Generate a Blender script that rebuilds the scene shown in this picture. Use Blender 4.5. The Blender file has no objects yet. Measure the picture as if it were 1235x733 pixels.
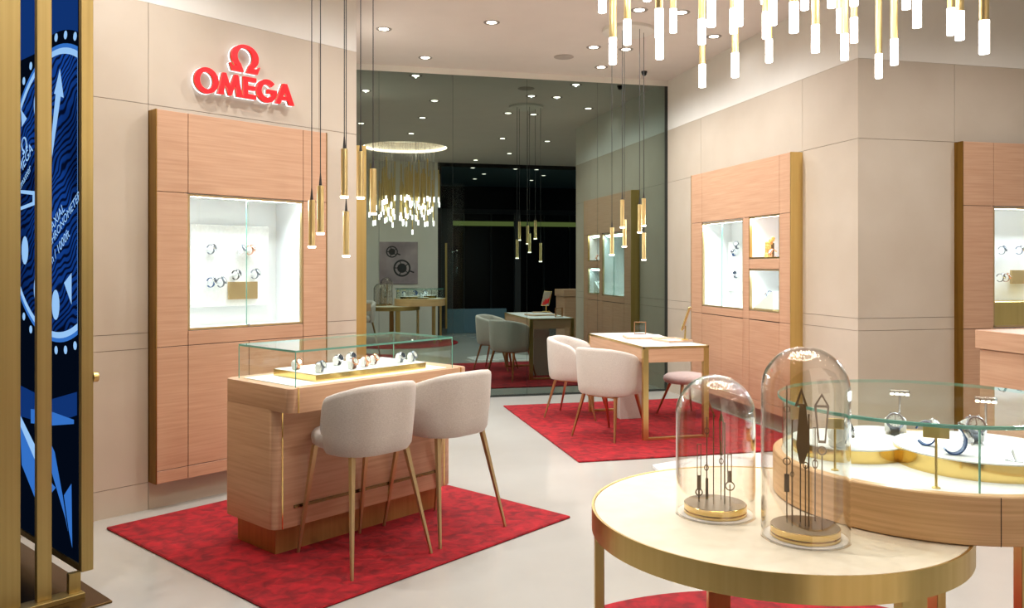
import bpy, bmesh, math, random
from mathutils import Matrix, Vector
random.seed(7)
R = math.radians
scn = bpy.context.scene
col = scn.collection

# ------------------------------------------------------------------ camera, world, exposure
F, CX, HY, EYE, YAW = 1000.0, 617.5, 320.0, 1.56, R(13.4)
cam_d = bpy.data.cameras.new('camera')
cam = bpy.data.objects.new('camera', cam_d)
col.objects.link(cam)
cam.location = (0, 0, EYE)
cam.rotation_euler = (R(90), 0, -YAW)
cam_d.sensor_width = 36.0
cam_d.lens = 36.0 * F / 1235.0
cam_d.shift_y = -(366.5 - HY) / 1235.0
cam_d.clip_start = 0.02
scn.camera = cam

wd = bpy.data.worlds.new('world')
scn.world = wd
wd.use_nodes = True
wd.node_tree.nodes['Background'].inputs[0].default_value = (0.55, 0.66, 0.8, 1)
wd.node_tree.nodes['Background'].inputs[1].default_value = 0.1

vs = scn.view_settings
vs.view_transform = 'Standard'
vs.look = 'None'
vs.gamma = 1.0
vs.use_curve_mapping = False
vs.exposure = 0.0
cy = scn.cycles
cy.max_bounces = 12
cy.diffuse_bounces = 5
cy.glossy_bounces = 6
cy.transparent_max_bounces = 24
cy.sample_clamp_indirect = 10.0
cy.blur_glossy = 0.5

DOWN_W = 84.0        # each recessed downlight
NICHE_W = 11.0        # LED of a lit wall niche
WARM = (0.98, 0.985, 1.0)
COOL = (0.80, 0.90, 1.0)

# ------------------------------------------------------------------ places: pixels of the photo to points
c13, s13 = math.cos(YAW), math.sin(YAW)
LA = R(34.7)         # the left wall runs at this angle to the mirror wall


def at(px, py, Y):
    X = (px - CX) / F * Y
    return Vector((X * c13 + Y * s13, -X * s13 + Y * c13, EYE - (py - HY) / F * Y))


def onz(px, py, z):
    return at(px, py, F * (EYE - z) / (py - HY))


def toL(p):
    return Vector((p[0] * math.cos(LA) + p[1] * math.sin(LA), -p[0] * math.sin(LA) + p[1] * math.cos(LA), p[2]))


def on_w(px, py, w):     # point (u, w, z) of the left frame on the plane w
    p = toL(at(px, py, 1.0)); q = toL((0, 0, EYE)); d = p - q
    return q + d * (w / d.y)


def on_u(px, py, u):
    p = toL(at(px, py, 1.0)); q = toL((0, 0, EYE)); d = p - q
    return q + d * (u / d.x)


# ------------------------------------------------------------------ materials
def lin(c):
    return tuple((v / 255 / 12.92 if v / 255 <= 0.04045 else ((v / 255 + 0.055) / 1.055) ** 2.4) for v in c) + (1.0,)


def pmat(name, c, rough=0.5, metal=0.0, **kw):
    m = bpy.data.materials.new(name)
    m.use_nodes = True
    b = m.node_tree.nodes['Principled BSDF']
    b.inputs['Base Color'].default_value = lin(c)
    b.inputs['Roughness'].default_value = rough
    b.inputs['Metallic'].default_value = metal
    for k, v in kw.items():
        b.inputs[k.replace('_', ' ')].default_value = v
    return m


def noisy(m, c2, scale=(5, 5, 5), detail=4, lo=0.35, hi=0.65, bump=0.0, rough=None, dist=0.0):
    nt = m.node_tree; N = nt.nodes; L = nt.links
    b = N['Principled BSDF']
    tc = N.new('ShaderNodeTexCoord'); mp = N.new('ShaderNodeMapping'); nz = N.new('ShaderNodeTexNoise')
    mp.inputs['Scale'].default_value = scale
    nz.inputs['Scale'].default_value = 1.0; nz.inputs['Detail'].default_value = detail
    nz.inputs['Distortion'].default_value = dist
    L.new(tc.outputs['Object'], mp.inputs[0]); L.new(mp.outputs[0], nz.inputs[0])
    cr = N.new('ShaderNodeValToRGB')
    cr.color_ramp.elements[0].position = lo; cr.color_ramp.elements[1].position = hi
    cr.color_ramp.elements[0].color = b.inputs['Base Color'].default_value[:]
    cr.color_ramp.elements[1].color = lin(c2)
    L.new(nz.outputs['Fac'], cr.inputs[0]); L.new(cr.outputs[0], b.inputs['Base Color'])
    if bump:
        bp = N.new('ShaderNodeBump'); bp.inputs['Strength'].default_value = bump; bp.inputs['Distance'].default_value = 0.01
        L.new(nz.outputs['Fac'], bp.inputs['Height']); L.new(bp.outputs[0], b.inputs['Normal'])
    if rough:
        mr = N.new('ShaderNodeMapRange')
        mr.inputs['To Min'].default_value = rough[0]; mr.inputs['To Max'].default_value = rough[1]
        L.new(nz.outputs['Fac'], mr.inputs[0]); L.new(mr.outputs[0], b.inputs['Roughness'])
    return m


def emis(name, c, s):
    m = bpy.data.materials.new(name); m.use_nodes = True
    N = m.node_tree.nodes
    N.remove(N['Principled BSDF'])
    e = N.new('ShaderNodeEmission'); e.inputs[0].default_value = lin(c); e.inputs[1].default_value = s
    m.node_tree.links.new(e.outputs[0], N['Material Output'].inputs[0])
    return m


def thin_glass(name, tint, edge, ior=1.45, boost=1.0, rough=0.0):
    m = bpy.data.materials.new(name); m.use_nodes = True
    nt = m.node_tree; N = nt.nodes; L = nt.links
    N.remove(N['Principled BSDF'])
    tr = N.new('ShaderNodeBsdfTransparent'); gl = N.new('ShaderNodeBsdfGlossy'); mx = N.new('ShaderNodeMixShader')
    gl.inputs['Roughness'].default_value = rough; gl.inputs['Color'].default_value = (1, 1, 1, 1)
    lw = N.new('ShaderNodeLayerWeight'); lw.inputs[0].default_value = 0.35
    pw = N.new('ShaderNodeMath'); pw.operation = 'POWER'; pw.inputs[1].default_value = 3.0
    L.new(lw.outputs['Facing'], pw.inputs[0])
    mc = N.new('ShaderNodeMix'); mc.data_type = 'RGBA'
    mc.inputs[6].default_value = lin(tint); mc.inputs[7].default_value = lin(edge)
    L.new(pw.outputs[0], mc.inputs[0]); L.new(mc.outputs[2], tr.inputs[0])
    fr = N.new('ShaderNodeFresnel'); fr.inputs[0].default_value = ior
    ml = N.new('ShaderNodeMath'); ml.operation = 'MULTIPLY'; ml.inputs[1].default_value = boost; ml.use_clamp = True
    ge = N.new('ShaderNodeNewGeometry'); iv = N.new('ShaderNodeMath'); iv.operation = 'SUBTRACT'; iv.inputs[0].default_value = 1.0
    L.new(ge.outputs['Backfacing'], iv.inputs[1])
    m2 = N.new('ShaderNodeMath'); m2.operation = 'MULTIPLY'; L.new(iv.outputs[0], m2.inputs[0]); L.new(fr.outputs[0], m2.inputs[1])
    L.new(m2.outputs[0], ml.inputs[0]); L.new(ml.outputs[0], mx.inputs[0])
    L.new(tr.outputs[0], mx.inputs[1]); L.new(gl.outputs[0], mx.inputs[2])
    L.new(mx.outputs[0], N['Material Output'].inputs[0])
    return m


M = {}
M['floor'] = noisy(pmat('polished_floor', (184, 180, 172), 0.13), (173, 168, 159), (0.8, 0.8, 0.8), 6, 0.35, 0.7, rough=(0.09, 0.2))
M['stone'] = noisy(pmat('beige_stone', (196, 182, 164), 0.45), (189, 174, 155), (2.2, 2.2, 2.2), 6, 0.35, 0.7)
M['joint'] = pmat('stone_joint', (120, 102, 86), 0.7)
M['plaster'] = noisy(pmat('plaster', (230, 226, 217), 0.8), (226, 222, 213), (3, 3, 3))
M['ceiling'] = noisy(pmat('ceiling_paint', (226, 216, 207), 0.8), (223, 213, 204), (3, 3, 3))
M['wood'] = noisy(pmat('pale_oak', (201, 160, 129), 0.42), (184, 140, 109), (2.5, 2.5, 75), 5, 0.3, 0.75, bump=0.04)
M['wood_light'] = noisy(pmat('limed_oak', (208, 166, 132), 0.42), (188, 144, 110), (2.5, 2.5, 75), 5, 0.3, 0.75, bump=0.04)
M['wood_drum'] = noisy(pmat('honey_oak', (234, 194, 142), 0.42), (208, 162, 110), (2.5, 2.5, 130), 5, 0.3, 0.75, bump=0.04)
M['gap'] = pmat('shadow_gap', (62, 40, 28), 0.7)
M['brass'] = noisy(pmat('brushed_brass', (222, 194, 128), 0.32, 1.0), (214, 184, 116), (40, 40, 0.8), 2, 0.3, 0.7, rough=(0.28, 0.38))
M['brass_fin'] = noisy(pmat('satin_brass', (186, 162, 104), 0.4, 0.85), (176, 152, 94), (60, 60, 0.5), 2, 0.3, 0.7, rough=(0.36, 0.46))
M['brass_dark'] = noisy(pmat('aged_brass', (164, 128, 62), 0.3, 1.0), (142, 108, 48), (30, 30, 1.2), 3, 0.3, 0.7, rough=(0.24, 0.4))
M['brass_lamp'] = pmat('pale_brass', (226, 200, 140), 0.34, 0.8)
M['brass_leg'] = pmat('champagne_metal', (196, 168, 122), 0.38, 0.7)
M['brass_foot'] = noisy(pmat('tarnished_brass', (184, 136, 78), 0.42, 0.35), (172, 126, 70), (40, 40, 0.8), 2)
M['hand_metal'] = pmat('brown_metal', (150, 124, 88), 0.45, 0.15)
M['disc_top'] = pmat('bronze_disc', (122, 98, 66), 0.3, 0.8)
M['brass_bright'] = pmat('polished_brass', (226, 196, 124), 0.12, 1.0)
M['bronze'] = pmat('bronze_plate', (112, 88, 56), 0.25, 1.0)
M['copper'] = noisy(pmat('rose_brass', (186, 140, 104), 0.3, 1.0), (170, 124, 90), (30, 30, 2))
M['leather'] = noisy(pmat('cream_leather', (232, 221, 196), 0.5), (225, 213, 187), (14, 14, 14), 5)
M['fabric'] = noisy(pmat('pale_upholstery', (204, 194, 183), 0.9, Sheen_Weight=0.15), (190, 179, 168), (120, 120, 190), 2, 0.3, 0.7, bump=0.12)
M['fabric_rose'] = noisy(pmat('rose_upholstery', (188, 164, 156), 0.9, Sheen_Weight=0.3), (174, 150, 142), (90, 90, 90), 2, 0.3, 0.7, bump=0.1)
M['rug'] = noisy(pmat('red_pile', (112, 0, 9), 0.95, Sheen_Weight=0.08), (178, 10, 26), (14, 14, 14), 10, 0.34, 0.74, bump=0.5, dist=0.6)
M['rug'].node_tree.nodes['Principled BSDF'].inputs['Sheen Tint'].default_value = lin((255, 90, 100))
M['white'] = pmat('white_lacquer', (240, 240, 240), 0.4)
M['white_soft'] = noisy(pmat('white_suede', (240, 240, 238), 0.8), (232, 232, 230), (60, 60, 60))
M['grille'] = pmat('grille_grey', (176, 164, 154), 0.7)
M['trim_metal'] = pmat('downlight_trim', (150, 142, 134), 0.5)
M['red_sign'] = pmat('red_acrylic', (238, 28, 36), 0.25)
_b = M['red_sign'].node_tree.nodes['Principled BSDF']; _b.inputs['Emission Color'].default_value = lin((255, 40, 44)); _b.inputs['Emission Strength'].default_value = 0.45
M['black'] = pmat('black_metal', (22, 20, 19), 0.4)
M['cord'] = pmat('black_cord', (30, 26, 24), 0.6)
M['steel'] = pmat('steel', (205, 206, 210), 0.22, 1.0)
M['steel_strap'] = pmat('steel_bracelet', (118, 124, 134), 0.35, 0.8)
M['rosegold'] = pmat('rose_gold', (220, 160, 125), 0.22, 1.0)
M['dial_dark'] = pmat('dark_dial', (30, 40, 58), 0.15)
M['dial_white'] = pmat('white_dial', (232, 232, 228), 0.2)
M['strap_blue'] = pmat('blue_strap', (40, 78, 130), 0.55)
M['strap_dark'] = pmat('dark_strap', (46, 44, 46), 0.55)
M['strap_brown'] = pmat('brown_strap', (122, 66, 42), 0.55)
M['glass'] = thin_glass('clear_glass', (252, 255, 253), (225, 240, 232))
M['card_brass'] = pmat('card_brass', (206, 176, 112), 0.4, 0.4)
M['glass_edge'] = pmat('glass_edge', (128, 196, 178), 0.1, 0.0, Transmission_Weight=0.35, Alpha=0.85)
M['cloche'] = thin_glass('cloche_glass', (253, 252, 250), (188, 182, 174), 1.5, 2.2)
M['mirror_edge'] = pmat('mirror_edge', (36, 42, 38), 0.3)
M['mirror'] = bpy.data.materials.new('tinted_mirror'); M['mirror'].use_nodes = True
_n = M['mirror'].node_tree.nodes; _n.remove(_n['Principled BSDF'])
_g = _n.new('ShaderNodeBsdfGlossy'); _g.inputs['Roughness'].default_value = 0.0; _g.inputs['Color'].default_value = (0.235, 0.295, 0.265, 1)
M['mirror'].node_tree.links.new(_g.outputs[0], _n['Material Output'].inputs[0])
M['mirror_clear'] = pmat('silvered_glass', (225, 226, 226), 0.03, 1.0)
M['lamp'] = emis('lamp_face', (255, 240, 220), 14.0)
M['lamp_small'] = emis('pendant_lens', (255, 240, 222), 9.0)
M['rod_tip'] = emis('opal_tip', (255, 246, 234), 15.0)
M['cove'] = emis('cove_led', (255, 232, 206), 26.0)
M['led'] = emis('niche_led', (236, 246, 255), 6.0)
M['halo'] = emis('sign_halo', (246, 246, 255), 1.7)
M['mall_dark'] = pmat('mall_dark', (14, 14, 16), 0.25)
M['mall_grey'] = pmat('mall_grey', (66, 68, 72), 0.35)
M['mall_blue'] = pmat('mall_blue', (92, 122, 140), 0.4)
M['mall_strip'] = emis('mall_light_strip', (180, 190, 110), 0.6)
M['paper'] = pmat('paper', (208, 205, 202), 0.6)
M['tan'] = noisy(pmat('tan_leather', (214, 178, 148), 0.5), (202, 164, 134), (30, 30, 30))
M['amber'] = noisy(pmat('amber_figure', (196, 128, 52), 0.3), (240, 190, 110), (60, 60, 60))


# ------------------------------------------------------------------ mesh builder
class G:
    def __init__(s):
        s.bm = bmesh.new(); s.mi = 0

    def _new(s, before, T=None):
        fs = [f for f in s.bm.faces if f not in before]
        for f in fs: f.material_index = s.mi
        return fs

    def box(s, x0, x1, y0, y1, z0, z1, bev=0.0, T=None, seg=1):
        b = bmesh.new()
        bmesh.ops.create_cube(b, size=1.0)
        for v in b.verts:
            v.co = Vector(((x0 + x1) / 2 + v.co.x * (x1 - x0), (y0 + y1) / 2 + v.co.y * (y1 - y0), (z0 + z1) / 2 + v.co.z * (z1 - z0)))
        if bev > 0:
            bev = min(bev, 0.49 * min(abs(x1 - x0), abs(y1 - y0), abs(z1 - z0)))
            bmesh.ops.bevel(b, geom=b.edges[:], offset=bev, segments=seg, affect='EDGES', profile=0.5)
        return s.merge(b, T)

    def merge(s, b, T=None):
        bmesh.ops.recalc_face_normals(b, faces=b.faces[:])
        mp = {}
        for v in b.verts:
            mp[v] = s.bm.verts.new(T @ v.co if T else v.co)
        for f in b.faces:
            try:
                nf = s.bm.faces.new([mp[v] for v in f.verts]); nf.material_index = s.mi; nf.smooth = True
            except ValueError:
                pass
        b.free()
        return s

    def prism(s, pts, z0, z1, T=None, bev=0.0):
        b = bmesh.new()
        n = len(pts)
        lo = [b.verts.new((p[0], p[1], z0)) for p in pts]
        hi = [b.verts.new((p[0], p[1], z1)) for p in pts]
        b.faces.new(lo[::-1]); b.faces.new(hi)
        for i in range(n):
            b.faces.new((lo[i], lo[(i + 1) % n], hi[(i + 1) % n], hi[i]))
        if bev > 0:
            es = [e for e in b.edges if abs(e.verts[0].co.z - e.verts[1].co.z) < 1e-6]
            bmesh.ops.bevel(b, geom=es, offset=bev, segments=1, affect='EDGES', profile=0.5)
        return s.merge(b, T)

    def lathe(s, prof, c=(0, 0, 0), seg=32, T=None, closed=False):
        b = bmesh.new()
        rings = []
        for r, z in prof:
            if r < 1e-5:
                rings.append([b.verts.new((c[0], c[1], c[2] + z))])
            else:
                rings.append([b.verts.new((c[0] + r * math.cos(2 * math.pi * k / seg), c[1] + r * math.sin(2 * math.pi * k / seg), c[2] + z)) for k in range(seg)])
        prs = list(zip(rings[:-1], rings[1:]))
        if closed: prs.append((rings[-1], rings[0]))
        for a, d in prs:
            for k in range(seg):
                k2 = (k + 1) % seg
                if len(a) == 1 and len(d) == 1: continue
                if len(a) == 1: b.faces.new((a[0], d[k], d[k2]))
                elif len(d) == 1: b.faces.new((a[k], a[k2], d[0]))
                else: b.faces.new((a[k], a[k2], d[k2], d[k]))
        return s.merge(b, T)

    def cyl(s, p0, p1, r0, r1=None, seg=12):
        p0 = Vector(p0); p1 = Vector(p1); r1 = r0 if r1 is None else r1
        d = p1 - p0
        T = Matrix.Translation(p0) @ d.to_track_quat('Z', 'Y').to_matrix().to_4x4()
        h = d.length
        return s.lathe([(0, 0), (r0, 0), (r1, h), (0, h)], seg=seg, T=T)

    def bar(s, p0, p1, a0, a1, b0=None, b1=None):     # square bar, tapering a0 -> a1
        p0 = Vector(p0); p1 = Vector(p1); b0 = b0 or a0; b1 = b1 or a1
        b = bmesh.new()
        q = [[b.verts.new(p + Vector((sx * a / 2, sy * bb / 2, 0))) for sx, sy in ((-1, -1), (1, -1), (1, 1), (-1, 1))] for p, a, bb in ((p0, a0, b0), (p1, a1, b1))]
        b.faces.new(q[0]); b.faces.new(q[1][::-1])
        for i in range(4): b.faces.new((q[0][i], q[0][(i + 1) % 4], q[1][(i + 1) % 4], q[1][i]))
        return s.merge(b)

    def tube(s, pts, r, seg=8):
        pts = [Vector(p) for p in pts]
        b = bmesh.new(); rings = []
        for i, p in enumerate(pts):
            d = (pts[min(i + 1, len(pts) - 1)] - pts[max(i - 1, 0)]).normalized()
            Q = d.to_track_quat('Z', 'Y')
            rings.append([b.verts.new(p + Q @ Vector((r * math.cos(2 * math.pi * k / seg), r * math.sin(2 * math.pi * k / seg), 0))) for k in range(seg)])
        for a, d in zip(rings[:-1], rings[1:]):
            for k in range(seg): b.faces.new((a[k], a[(k + 1) % seg], d[(k + 1) % seg], d[k]))
        b.faces.new(rings[0][::-1]); b.faces.new(rings[-1])
        return s.merge(b)

    def grid(s, rows, close_u=False, cap=False, T=None):   # rows of equal length, each a closed ring when close_u
        b = bmesh.new()
        V = [[b.verts.new(p) for p in r] for r in rows]
        n = len(rows[0])
        for a, d in zip(V[:-1], V[1:]):
            for k in range(n if close_u else n - 1):
                b.faces.new((a[k], a[(k + 1) % n], d[(k + 1) % n], d[k]))
        if cap:
            b.faces.new(V[0][::-1]); b.faces.new(V[-1])
        return s.merge(b, T)

    def outline(s, loops, depth, T=None, offset=0.0, bevel=0.0):  # filled flat outline with holes, extruded +-depth/2 about z = 0
        cu = bpy.data.curves.new('tmp', 'CURVE'); cu.dimensions = '2D'; cu.fill_mode = 'BOTH'
        cu.extrude = depth / 2; cu.offset = offset; cu.bevel_depth = bevel; cu.bevel_resolution = 1
        for lp in loops:
            sp = cu.splines.new('POLY'); sp.points.add(len(lp) - 1); sp.use_cyclic_u = True
            for i, p in enumerate(lp): sp.points[i].co = (p[0], p[1], 0, 1)
        return s._curve(cu, T)

    def _curve(s, cu, T):
        o = bpy.data.objects.new('tmp', cu); col.objects.link(o)
        dg = bpy.context.evaluated_depsgraph_get()
        me = bpy.data.meshes.new_from_object(o.evaluated_get(dg))
        bpy.data.objects.remove(o); bpy.data.curves.remove(cu)
        b = bmesh.new(); b.from_mesh(me); bpy.data.meshes.remove(me)
        bmesh.ops.remove_doubles(b, verts=b.verts[:], dist=1e-5)
        return s.merge(b, T)

    def text(s, body, size, depth, T=None, align='LEFT'):
        cu = bpy.data.curves.new('tmp', 'FONT'); cu.body = body; cu.size = size; cu.extrude = depth / 2
        cu.align_x = align; cu.resolution_u = 3
        return s._curve(cu, T)

    def mesh(s, name, off=(0, 0, 0), sharp=35):
        for v in s.bm.verts: v.co -= Vector(off)
        me = bpy.data.meshes.new(name)
        s.bm.to_mesh(me); s.bm.free()
        for p in me.polygons: p.use_smooth = True
        me.set_sharp_from_angle(angle=R(sharp))
        return me


def mk(name, g, mats, parent=None, off=(0, 0, 0), loc=(0, 0, 0), rz=0.0, sharp=35):
    me = g.mesh(name, off, sharp)
    for m in (mats if isinstance(mats, (list, tuple)) else [mats]): me.materials.append(M[m])
    o = bpy.data.objects.new(name, me); col.objects.link(o)
    o.parent = parent
    o.location = loc; o.rotation_euler = (0, 0, rz)
    return o


class Thing:
    """An Empty at the thing's base; parts are given in the frame (world turned by rz) unless local=True."""
    def __init__(s, name, label, cat, base=(0, 0, 0), rz=0.0, group=None, local=False):
        s.o = bpy.data.objects.new(name, None); col.objects.link(s.o)
        s.o.empty_display_size = 0.1
        b = Vector(base)
        s.o.location = b if local else Matrix.Rotation(rz, 3, 'Z') @ b
        s.o.rotation_euler = (0, 0, rz)
        s.off = Vector((0, 0, 0)) if local else b
        tag(s.o, label, cat, group)

    def add(s, name, g, mats, parent=None, label=None, sharp=35):
        o = mk(name, g, mats, parent or s.o, s.off, sharp=sharp)
        if label: o['label'] = label
        return o


def tag(o, label, cat, group=None, kind=None):
    o['label'] = label; o['category'] = cat
    if group: o['group'] = group
    if kind: o['kind'] = kind
    return o


def solo(name, label, cat, g, mats, base=(0, 0, 0), rz=0.0, group=None):
    o = mk(name, g, mats, None, base, Matrix.Rotation(rz, 3, 'Z') @ Vector(base), rz)
    return tag(o, label, cat, group)


def struct(name, g, mats, rz=0.0, label=None):
    o = mk(name, g, mats, None, rz=rz)
    o['kind'] = 'structure'
    o['label'] = label or name.replace('_', ' ')
    o['category'] = name.split('_')[0]
    return o


def kids(o):
    return [x for x in bpy.data.objects if x.parent == o]


def dup(root, loc, rz, label, group=None, parent=None):
    n = root.copy(); col.objects.link(n)
    if parent is None:
        n.location = loc; n.rotation_euler = (0, 0, rz)
        n['label'] = label
        if group: n['group'] = group
    else:
        n.parent = parent
    for ch in kids(root):
        dup(ch, None, None, None, None, n)
    return n


def spot(name, loc, energy, size=R(120), blend=0.7, color=WARM, rad=0.05, target=None):
    d = bpy.data.lights.new(name, 'SPOT'); d.energy = energy; d.spot_size = size; d.spot_blend = blend; d.color = color; d.shadow_soft_size = rad
    o = bpy.data.objects.new(name, d); col.objects.link(o); o.location = loc
    if target is not None:
        o.rotation_euler = (Vector(target) - Vector(loc)).to_track_quat('-Z', 'Y').to_euler()
    return o


def area(name, loc, rot, sx, sy, energy, color, parent=None):
    d = bpy.data.lights.new(name, 'AREA'); d.shape = 'RECTANGLE'; d.size = sx; d.size_y = sy; d.energy = energy; d.color = color
    o = bpy.data.objects.new(name, d); col.objects.link(o); o.location = loc; o.rotation_euler = rot; o.parent = parent
    return o


def arc(cx_, cy_, rx, ry, a0, a1, n):
    return [(cx_ + rx * math.cos(R(a0 + (a1 - a0) * i / n)), cy_ + ry * math.sin(R(a0 + (a1 - a0) * i / n))) for i in range(n + 1)]


def rrect(x0, x1, y0, y1, r, n=6):
    return arc(x1 - r, y1 - r, r, r, 0, 90, n) + arc(x0 + r, y1 - r, r, r, 90, 180, n) + arc(x0 + r, y0 + r, r, r, 180, 270, n) + arc(x1 - r, y0 + r, r, r, 270, 360, n)


# ------------------------------------------------------------------ the room
CEIL, STONE = 3.86, 3.24
WL = 5.27            # left wall plane (left frame)
XR = 4.28            # right wall plane
YM = 9.6             # mirror plane
YR = 5.88            # plane of the wall right of the corner

g = G(); g.box(-9, 9, -8, 9.8, -0.1, 0.0)
struct('floor', g, 'floor', label='polished cream floor of the shop')

# ceiling with a round recess for the chandelier
RC, RR = (1.72, 2.96), 0.82
g = G()
N = 64
b = bmesh.new()
q = 1.2
inner = []; outer = []
for k in range(N):
    a = 2 * math.pi * k / N
    inner.append(b.verts.new((RC[0] + RR * math.cos(a), RC[1] + RR * math.sin(a), CEIL)))
    m_ = max(abs(math.cos(a)), abs(math.sin(a)))
    outer.append(b.verts.new((RC[0] + q * math.cos(a) / m_, RC[1] + q * math.sin(a) / m_, CEIL)))
for k in range(N):
    b.faces.new((inner[k], outer[k], outer[(k + 1) % N], inner[(k + 1) % N]))
g.merge(b)
x0, x1, y0, y1 = RC[0] - q, RC[0] + q, RC[1] - q, RC[1] + q
for bx in ((-9, x0, 0.8, 9.8), (x1, 9, 0.8, 9.8), (x0, x1, y1, 9.8), (x0, x1, 0.8, y0)):
    g.box(bx[0], bx[1], bx[2], bx[3], CEIL, CEIL + 0.02)
g.lathe([(RR, 0), (RR, 0.22), (0, 0.22)], (RC[0], RC[1], CEIL), 64)
struct('ceiling', g, 'ceiling', label='cream ceiling with a round recess')
g = G(); g.lathe([(RR - 0.035, 0.02), (RR - 0.008, 0.02), (RR - 0.008, 0.04), (RR - 0.035, 0.04)], (RC[0], RC[1], CEIL), 64, closed=True)
struct('trim_1', g, 'cove', label='lit ring inside the ceiling recess')

JZ = [0.0, 0.175, 1.03, 1.13, 2.59, STONE]


def wall_panels(g, x0, x1, xs, y, t, zlo=0.0, zhi=STONE, back=None):
    """Stone slabs between the joints, over a darker backing; the face lies at y, the wall behind it."""
    cuts = [x0] + [x for x in xs if x0 < x < x1] + [x1]
    zz = [z for z in JZ if zlo < z < zhi]
    zz = [zlo] + zz + [zhi]
    j = 0.0018
    for a, c in zip(cuts[:-1], cuts[1:]):
        for d, e in zip(zz[:-1], zz[1:]):
            g.mi = 0; g.box(a + (j if a != x0 else 0), c - (j if c != x1 else 0), y, y + 0.02, d + (j if d > 0 else 0), e - j)
    g.mi = 1; g.box(x0 if back is None else back, x1, y + 0.006, y + t, zlo, zhi)


# left wall (left frame), an opening where the display cabinet is let in
CU0, CU1, CZ0, CZ1 = 2.397, 3.688, 0.175, 2.55
g = G()
js = [-3.2, -1.8, -0.4, 1.0, 2.393, 3.69]
wall_panels(g, -4.5, CU0 + 0.02, js, WL, 0.2)
wall_panels(g, CU1 - 0.02, 4.04, js, WL, 0.2)
wall_panels(g, CU0 + 0.02, CU1 - 0.02, js, WL, 0.2, 0, CZ0 + 0.02)
wall_panels(g, CU0 + 0.02, CU1 - 0.02, js, WL, 0.2, CZ1 - 0.02, STONE)
g.mi = 2; g.box(-4.5, 4.04, WL, WL + 0.2, STONE, CEIL)
struct('wall_left', g, ['stone', 'joint', 'plaster'], LA, 'beige stone wall with the red sign')

# the return of the left wall towards the mirror: faces +x at x = 0.41
p_end = Matrix.Rotation(LA, 3, 'Z') @ Vector((4.04, WL, 0))
g = G()
XE = p_end.x
g.mi = 0; g.box(XE - 0.15, XE, p_end.y + 0.02, YM, 0, STONE)
g.mi = 1; g.box(XE - 0.15, XE, p_end.y + 0.02, YM, STONE, CEIL)
struct('wall_return', g, ['stone', 'plaster'], 0, 'short wall between the left wall and the mirror')

# mirror wall
g = G()
seams = [XE, 0.719, 1.575, 2.47, 3.36, XR - 0.04]
for a, c in zip(seams[:-1], seams[1:]):
    g.mi = 0; g.box(a + 0.0015, c - 0.0015, YM, YM + 0.01, 0.025, 3.79)
g.mi = 1; g.box(XE - 0.2, XR + 0.1, YM + 0.004, YM + 0.15, 0, 3.79)
g.box(XR - 0.04, XR, YM - 0.004, YM + 0.02, 0, 3.79); g.box(XE, XR - 0.04, YM - 0.006, YM + 0.012, 0, 0.025)
g.mi = 2; g.box(XE - 0.2, XR + 0.1, YM - 0.01, YM + 0.15, 3.79, CEIL)
struct('wall_mirror', g, ['mirror', 'mirror_edge', 'plaster'], 0, 'wall of tinted mirror glass')

# right wall: local x runs towards the camera, local y into the wall
RY0, RY1, RZ0, RZ1 = 6.665, 8.68, 0.175, 2.58
TR = Matrix.Translation((XR, YM, 0)) @ Matrix.Rotation(R(-90), 4, 'Z')
g = G()
a0, a1 = YM - RY1, YM - RY0
for rng in ((0.0, a0 + 0.02, 0, STONE), (a1 - 0.02, YM - YR - 0.0202, 0, STONE), (a0 + 0.02, a1 - 0.02, 0, RZ0 + 0.02), (a0 + 0.02, a1 - 0.02, RZ1 - 0.02, STONE)):
    wall_panels(g, rng[0], rng[1], [a0, a1], 0, 0.2, rng[2], rng[3])
g.mi = 2; g.box(0, YM - YR - 0.0202, 0, 0.2, STONE, CEIL)
for v in g.bm.verts: v.co = TR @ v.co
struct('wall_right', g, ['stone', 'joint', 'plaster'], 0, 'beige stone wall beside the consultation desk')

# wall beyond the corner, facing the camera
QX0, QX1 = 5.2, 7.4
g = G()
wall_panels(g, XR, QX0 + 0.02, [QX0], YR, 0.2, back=XR + 0.021)
wall_panels(g, QX1 - 0.02, 9, [], YR, 0.2)
wall_panels(g, QX0 + 0.02, QX1 - 0.02, [], YR, 0.2, 0, 0.195)
wall_panels(g, QX0 + 0.02, QX1 - 0.02, [], YR, 0.2, 2.56, STONE)
g.mi = 2; g.box(XR, XR + 0.021, YR, YR + 0.02, STONE, CEIL); g.box(XR + 0.021, 9, YR, YR + 0.2, STONE, CEIL)
struct('wall_far_right', g, ['stone', 'joint', 'plaster'], 0, 'beige stone wall right of the corner')

g = G(); g.box(8.8, 9.0, 0.8, YR, 0, CEIL)
struct('wall_east', g, 'plaster', 0, 'plaster wall at the far right of the shop')

# front of the shop beside the entrance (seen in the mirror), and the mall outside
YB = 0.8
g = G(); g.box(1.02, 2.68, YB - 0.15, YB, 0, CEIL)
struct('wall_back', g, 'plaster', 0, 'plaster wall carrying the watch print, seen in the mirror')
g = G(); g.box(6.4, 9, YB - 0.15, YB, 0, CEIL)
struct('wall_front', g, 'plaster', 0, 'plaster wall beside the entrance')
g = G(); g.box(-9, 9, -8, 0.65, 4.0, 4.1)
struct('ceiling_mall', g, 'mall_blue', 0, 'ceiling of the mall outside')
g = G()
g.mi = 0; g.box(-9, 9, -6.2, -6.0, 0, 4.0)
g.mi = 1
for i in range(12): g.box(0.2 + i * 0.85, 0.25 + i * 0.85, -6.0, -5.94, 0, 3.2)
g.box(-2, 9, -6.0, -5.9, 3.15, 3.3)
g.box(2.6, 3.35, -1.4, -1.2, 0, 2.9); g.box(5.0, 5.15, -1.6, -1.45, 0, 2.9)
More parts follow.
